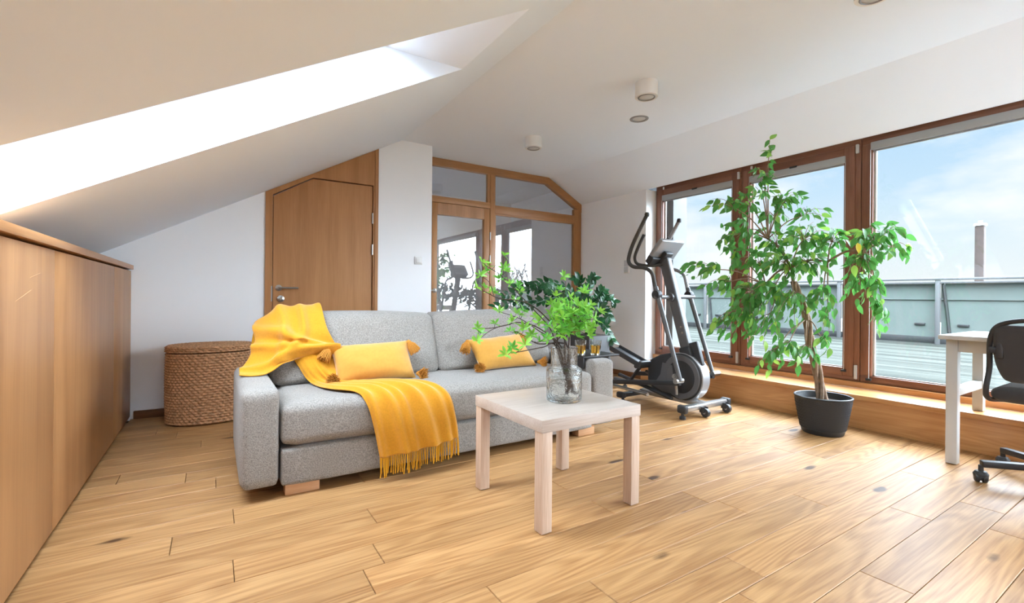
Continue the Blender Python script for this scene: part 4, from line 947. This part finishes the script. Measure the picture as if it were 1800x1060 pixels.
for sg in (-1, 1):
    xx = EX + sg * .057
    obj('side_disc', MB().lathe([(0, 0), (.10, 0), (.165, sg * -.002), (.18, sg * -.010), (0, sg * -.010)], (xx + sg * .006, CY, CZ), 56, Matrix.Rotation(R(90), 3, 'Y')), BLACKP, hs_)
    obj('side_ring', MB().lathe([(.135, 0), (.150, .004), (.178, .003), (.182, -.004), (.135, -.004)], (xx + sg * .007, CY, CZ), 56, Matrix.Rotation(R(90 * sg), 3, 'Y'), close=True), DGREY, hs_)
    obj('side_panel', MB().prism([(2.60, .36), (2.70, .37), (2.72, .27), (2.80, .16), (2.70, .125), (2.56, .12), (2.58, .25)], 'x', min(xx, xx + sg * .008), max(xx, xx + sg * .008)), DGREY, hs_, smooth=False)
    cx_ = EX + sg * .095; ph = R(-95) if sg < 0 else R(85)
    py_, pz_ = CY + .02, CZ + .005; ey_, ez_ = py_ + .15 * math.cos(ph) , pz_ + .15 * math.sin(ph)
    ck = obj('crank', MB().tube([(EX + sg * .06, py_, pz_), (cx_ + sg * .02, py_, pz_)], .022, 14).tube([(cx_, py_, pz_), (cx_, ey_, ez_)], .014, 10), SILVER, t)
    obj('crank_bolt', MB().tube([(cx_ + sg * .02, py_, pz_), (cx_ + sg * .032, py_, pz_)], .015, 12), CHROME, ck)
# column
colb, colt = ex(2.475, .43), ex(2.735, 1.27)
d_ = (colt - colb).normalized()
obj('column', MB().box((-.032, -.045, 0), (.032, .045, (colt - colb).length), .012, 3, frame_m(colb, d_, (1, 0, 0))), DGREY, t)
obj('column_boot', MB().box((-.045, -.06, -.06), (.045, .06, .10), .02, 3, frame_m(colb, d_, (1, 0, 0))).box((-.02, -.12, -.08), (.02, -.03, .12), .01, 2, frame_m(colb, d_, (1, 0, 0))), BLACKP, t)
for k in (.12, .17): obj('bolt', MB().tube([colb + d_ * (k + .1) + Vector((-.040, -.02, 0)), colb + d_ * (k + .1) + Vector((-.03, -.02, 0))], .009, 10), CHROME, t)
# console
cm = frame_m(ex(2.72, 1.35), Vector((0, .62, .55)), (1, 0, 0))
cs = obj('console', MB().box((-.15, -.10, -.02), (.15, .12, .02), .012, 3, cm), PSILVER, t)
obj('screen', MB().box((-.10, -.02, .0195), (.10, .085, .0225), 0, 2, cm), BLACKP, cs, smooth=False)
obj('console_shell', MB().box((-.155, .07, -.045), (.12, .15, .015), .015, 3, cm).box((-.05, .0, -.06), (.05, .10, -.018), .012, 3, cm), BLACKP, cs)
# pivot axle and swing arms
obj('pivot_axle', MB().tube([(EX - .235, 2.635, .935), (EX + .30, 2.66, .94)], .018, 12).tube([(EX - .06, 2.635, .935), (EX + .06, 2.645, .937)], .036, 16), DGREY, t)
for sg, xx in ((-1, 3.12), (1, 3.60)):
    y0 = 0 if sg < 0 else .045
    h = lambda y, z, dx=0: (xx + dx, y + y0, z)
    sa = obj('swing_arm', MB().tube([h(2.655, 1.02), h(2.63, .94), h(2.40, .27 if sg < 0 else .29)], [.019, .021, .017], 12), DGREY, t)
    obj('handlebar', MB().tube([h(2.65, .96), h(2.67, 1.06), h(2.70, 1.14), h(2.78, 1.185), h(2.90, 1.20), h(2.955, 1.24), h(2.955, 1.30), h(2.90, 1.42), h(2.76, 1.63)], .0165, 12, smooth=5), FOAM if sg < 0 else PSILVER, sa)  # right bar in pale silver imitates the highlight on its grip
    obj('grip_cap', MB().lathe([(0, -.02), (.018, -.018), (.021, 0), (.016, .016), (0, .02)], h(2.755, 1.64), 16), BLACKP, sa)
    obj('pivot_cover', MB().lathe([(0, -.026), (.036, -.024), (.042, 0), (.036, .024), (0, .026)], h(2.64, .955), 24, Matrix.Rotation(R(90), 3, 'Y')), BLACKP, sa)
    # pedal arm and pedal
    up = sg < 0; dz_ = .10 if up else 0
    fy, fz = 2.42, (.27 if up else .29)
    pa = obj('pedal_arm', MB().box((-.017, -.02, 0), (.017, .02, .86), .006, 2, frame_m((xx + .02 * -sg, fy, fz - .02), Vector((0, .86, -.12 if up else -.10)), (1, 0, 0))), BLACKM, t)
    obj('joint', MB().tube([(xx - .04, fy, fz), (xx + .045, fy, fz)], .022, 14), CHROME, pa)
    obj('connecting_bar', MB().tube([(xx - sg * .06, 3.12, .215), (xx - sg * .06, 2.53, .105)], .017, 10), BLACKM, pa)
    pm = frame_m((xx + .02 * -sg, 2.97, (.40 if up else .26)), Vector((0, -.32 if up else -.15, 1)), (1, 0, 0))
    pd = obj('pedal', MB().box((-.065, -.19, -.018), (.065, .19, .012), .012, 2, pm).box((-.065, -.19, .0), (-.055, .19, .032), .004, 2, pm).box((.055, -.19, 0), (.065, .19, .032), .004, 2, pm).box((-.065, -.205, -.02), (.065, -.17, .045), .012, 2, pm), BLACKP, t)
    obj('pedal_bracket', MB().tube([(xx + .02 * -sg, 2.83, .33 if up else .22), (xx + .02 * -sg, 2.94, .20 if up else .17)], .016, 8).tube([(xx - .03, 2.84, .335 if up else .225), (xx + .04, 2.84, .335 if up else .225)], .02, 12), BLACKM, pd)
# fixed handlebar
obj('fixed_handlebar', MB().tube([(3.17, 2.83, 1.48), (3.165, 2.90, 1.36), (3.17, 2.935, 1.28), (3.19, 2.91, 1.225), (3.24, 2.80, 1.21), (EX, 2.735, 1.225), (3.42, 2.80, 1.21), (3.47, 2.91, 1.225), (3.49, 2.935, 1.28), (3.495, 2.90, 1.36), (3.49, 2.83, 1.48)], .014, 10, smooth=5), FOAM, t)

# ---- desk
t = thing('desk', (3.77, .2, 0), 'white painted desk standing half on the window bench', 'desk')
obj('desk_top', MB().box((3.465, -.55, .712), (4.10, .937, .736), .003), DESKM, t)
def dleg(x0, y0, z0): 
    lg = obj('leg', MB().box((x0, y0, z0), (x0 + .052, y0 + .05, .712), .002), DESKM, t); return lg
dleg(3.545, .873, .003); dleg(4.03, .873, ZB + .003); dleg(3.545, -.49, .003); dleg(4.03, -.49, ZB + .003)
obj('apron', MB().box((3.597, .885, .64), (4.03, .91, .712), .002), DESKM, t)
obj('apron', MB().box((3.555, -.44, .64), (3.577, .873, .712), .002), DESKM, t)
obj('stretcher', MB().box((3.597, .878, .385), (4.03, .92, .43), .002), DESKM, t)

# ---- office chair
CC = Vector((3.53, .447, 0))
t = thing('office_chair', CC, 'black swivel office chair with looped tube back at the desk', 'chair')
def cp(a, r_, z): return CC + Vector((r_ * math.cos(a), r_ * math.sin(a), z))
a0_ = R(126)
for k in range(5):
    a = a0_ - k * R(72); u = Vector((math.cos(a), math.sin(a), 0))
    arm = obj('base_arm', MB().box((-.02, -.016, .03), (.02, .016, .345), .006, 2, frame_m(CC + Vector((0, 0, .11)), u + Vector((0, 0, -.04)), (-u.y, u.x, 0))), BLACKM, t)
    c_ = cp(a, .345, 0); sw_ = Vector((-u.y, u.x, 0))
    cas = obj('caster', MB().lathe([(0, -.026), (.020, -.026), (.027, -.022), (.028, -.006), (.020, -.004), (.020, .004), (.028, .006), (.027, .022), (.020, .026), (0, .026)], c_ + Vector((0, 0, .0285)), 24, frame_m((0, 0, 0), (.35, -.9, 0), (0, 0, 1)).to_3x3()), BLACKP, arm)
    obj('caster_hood', MB().lathe([(0, .062), (.020, .058), (.031, .046), (.032, .030), (.027, .030), (.0, .046)], c_ + Vector((0, 0, 0)), 20).tube([c_ + Vector((0, 0, .05)), c_ + Vector((0, 0, .095))], .010, 10), BLACKP, cas) if False else obj('caster_stem', MB().tube([c_ + Vector((0, 0, .045)), c_ + Vector((0, 0, .088))], .011, 10).lathe([(.029, .030), (.031, .044), (.022, .058), (0, .061)], c_, 20), BLACKP, cas)
obj('hub', MB().lathe([(0, .075), (.035, .075), (.04, .10), (.035, .135), (.028, .15), (.028, .27), (.018, .27), (.018, .41), (0, .41)], CC, 28), BLACKM, t)
obj('seat_plate', MB().box((CC.x - .10, CC.y - .09, .405), (CC.x + .10, CC.y + .09, .43), .006), BLACKM, t)
obj('seat', MB().cushion((CC.x - .235, CC.y - .245, .43), (CC.x + .235, CC.y + .245, .50), .034, (0, 0, .008), 14, lambda p: p + Vector((0, 0, -.02 * max(0, (p.x - CC.x) / .235) ** 2))), CHAIRF, t, angle=80)
bx_ = CC.x - .255
bt = obj('back_tube', MB().tube([(CC.x + .05, CC.y + .16, .418), (CC.x - .12, CC.y + .225, .425), (bx_ + .03, CC.y + .250, .44), (bx_ - .01, CC.y + .250, .49), (bx_, CC.y + .240, .60), (bx_ - .03, CC.y + .232, .74), (bx_ - .045, CC.y + .20, .81), (bx_ - .05, CC.y + .12, .838), (bx_ - .05, CC.y, .842), (bx_ - .05, CC.y - .12, .838), (bx_ - .045, CC.y - .20, .81), (bx_ - .03, CC.y - .232, .74), (bx_, CC.y - .240, .60), (bx_ - .01, CC.y - .250, .49), (bx_ + .03, CC.y - .250, .44), (CC.x - .12, CC.y - .225, .425), (CC.x + .05, CC.y - .16, .418)], .0115, 12, smooth=5), BLACKM, t)
def padw(p):
    k = (p.z - .68) / .14; q = p.copy(); r_ = math.hypot((p.y - CC.y) / .225, k)
    q.x += -.02 * k + .03 * ((p.y - CC.y) / .22) ** 2 * -0; 
    sc_ = 1 - .16 * max(0, -k) ** 2; q.y = CC.y + (p.y - CC.y) * sc_
    return q
obj('backrest', MB().cushion((bx_ - .045, CC.y - .222, .535), (bx_ + .005, CC.y + .222, .815), .08, (.008, 0, 0), 16, padw), CHAIRF, t, angle=80)
for sg in (-1, 1): obj('back_bracket', MB().box((bx_ - .055, CC.y + sg * .195 - .014, .65), (bx_ - .03, CC.y + sg * .195 + .014, .73), .008).box((bx_ - .05, CC.y + sg * .215 - .02, .675), (bx_ - .03, CC.y + sg * .215 + .02, .705), .004), BLACKP, t)
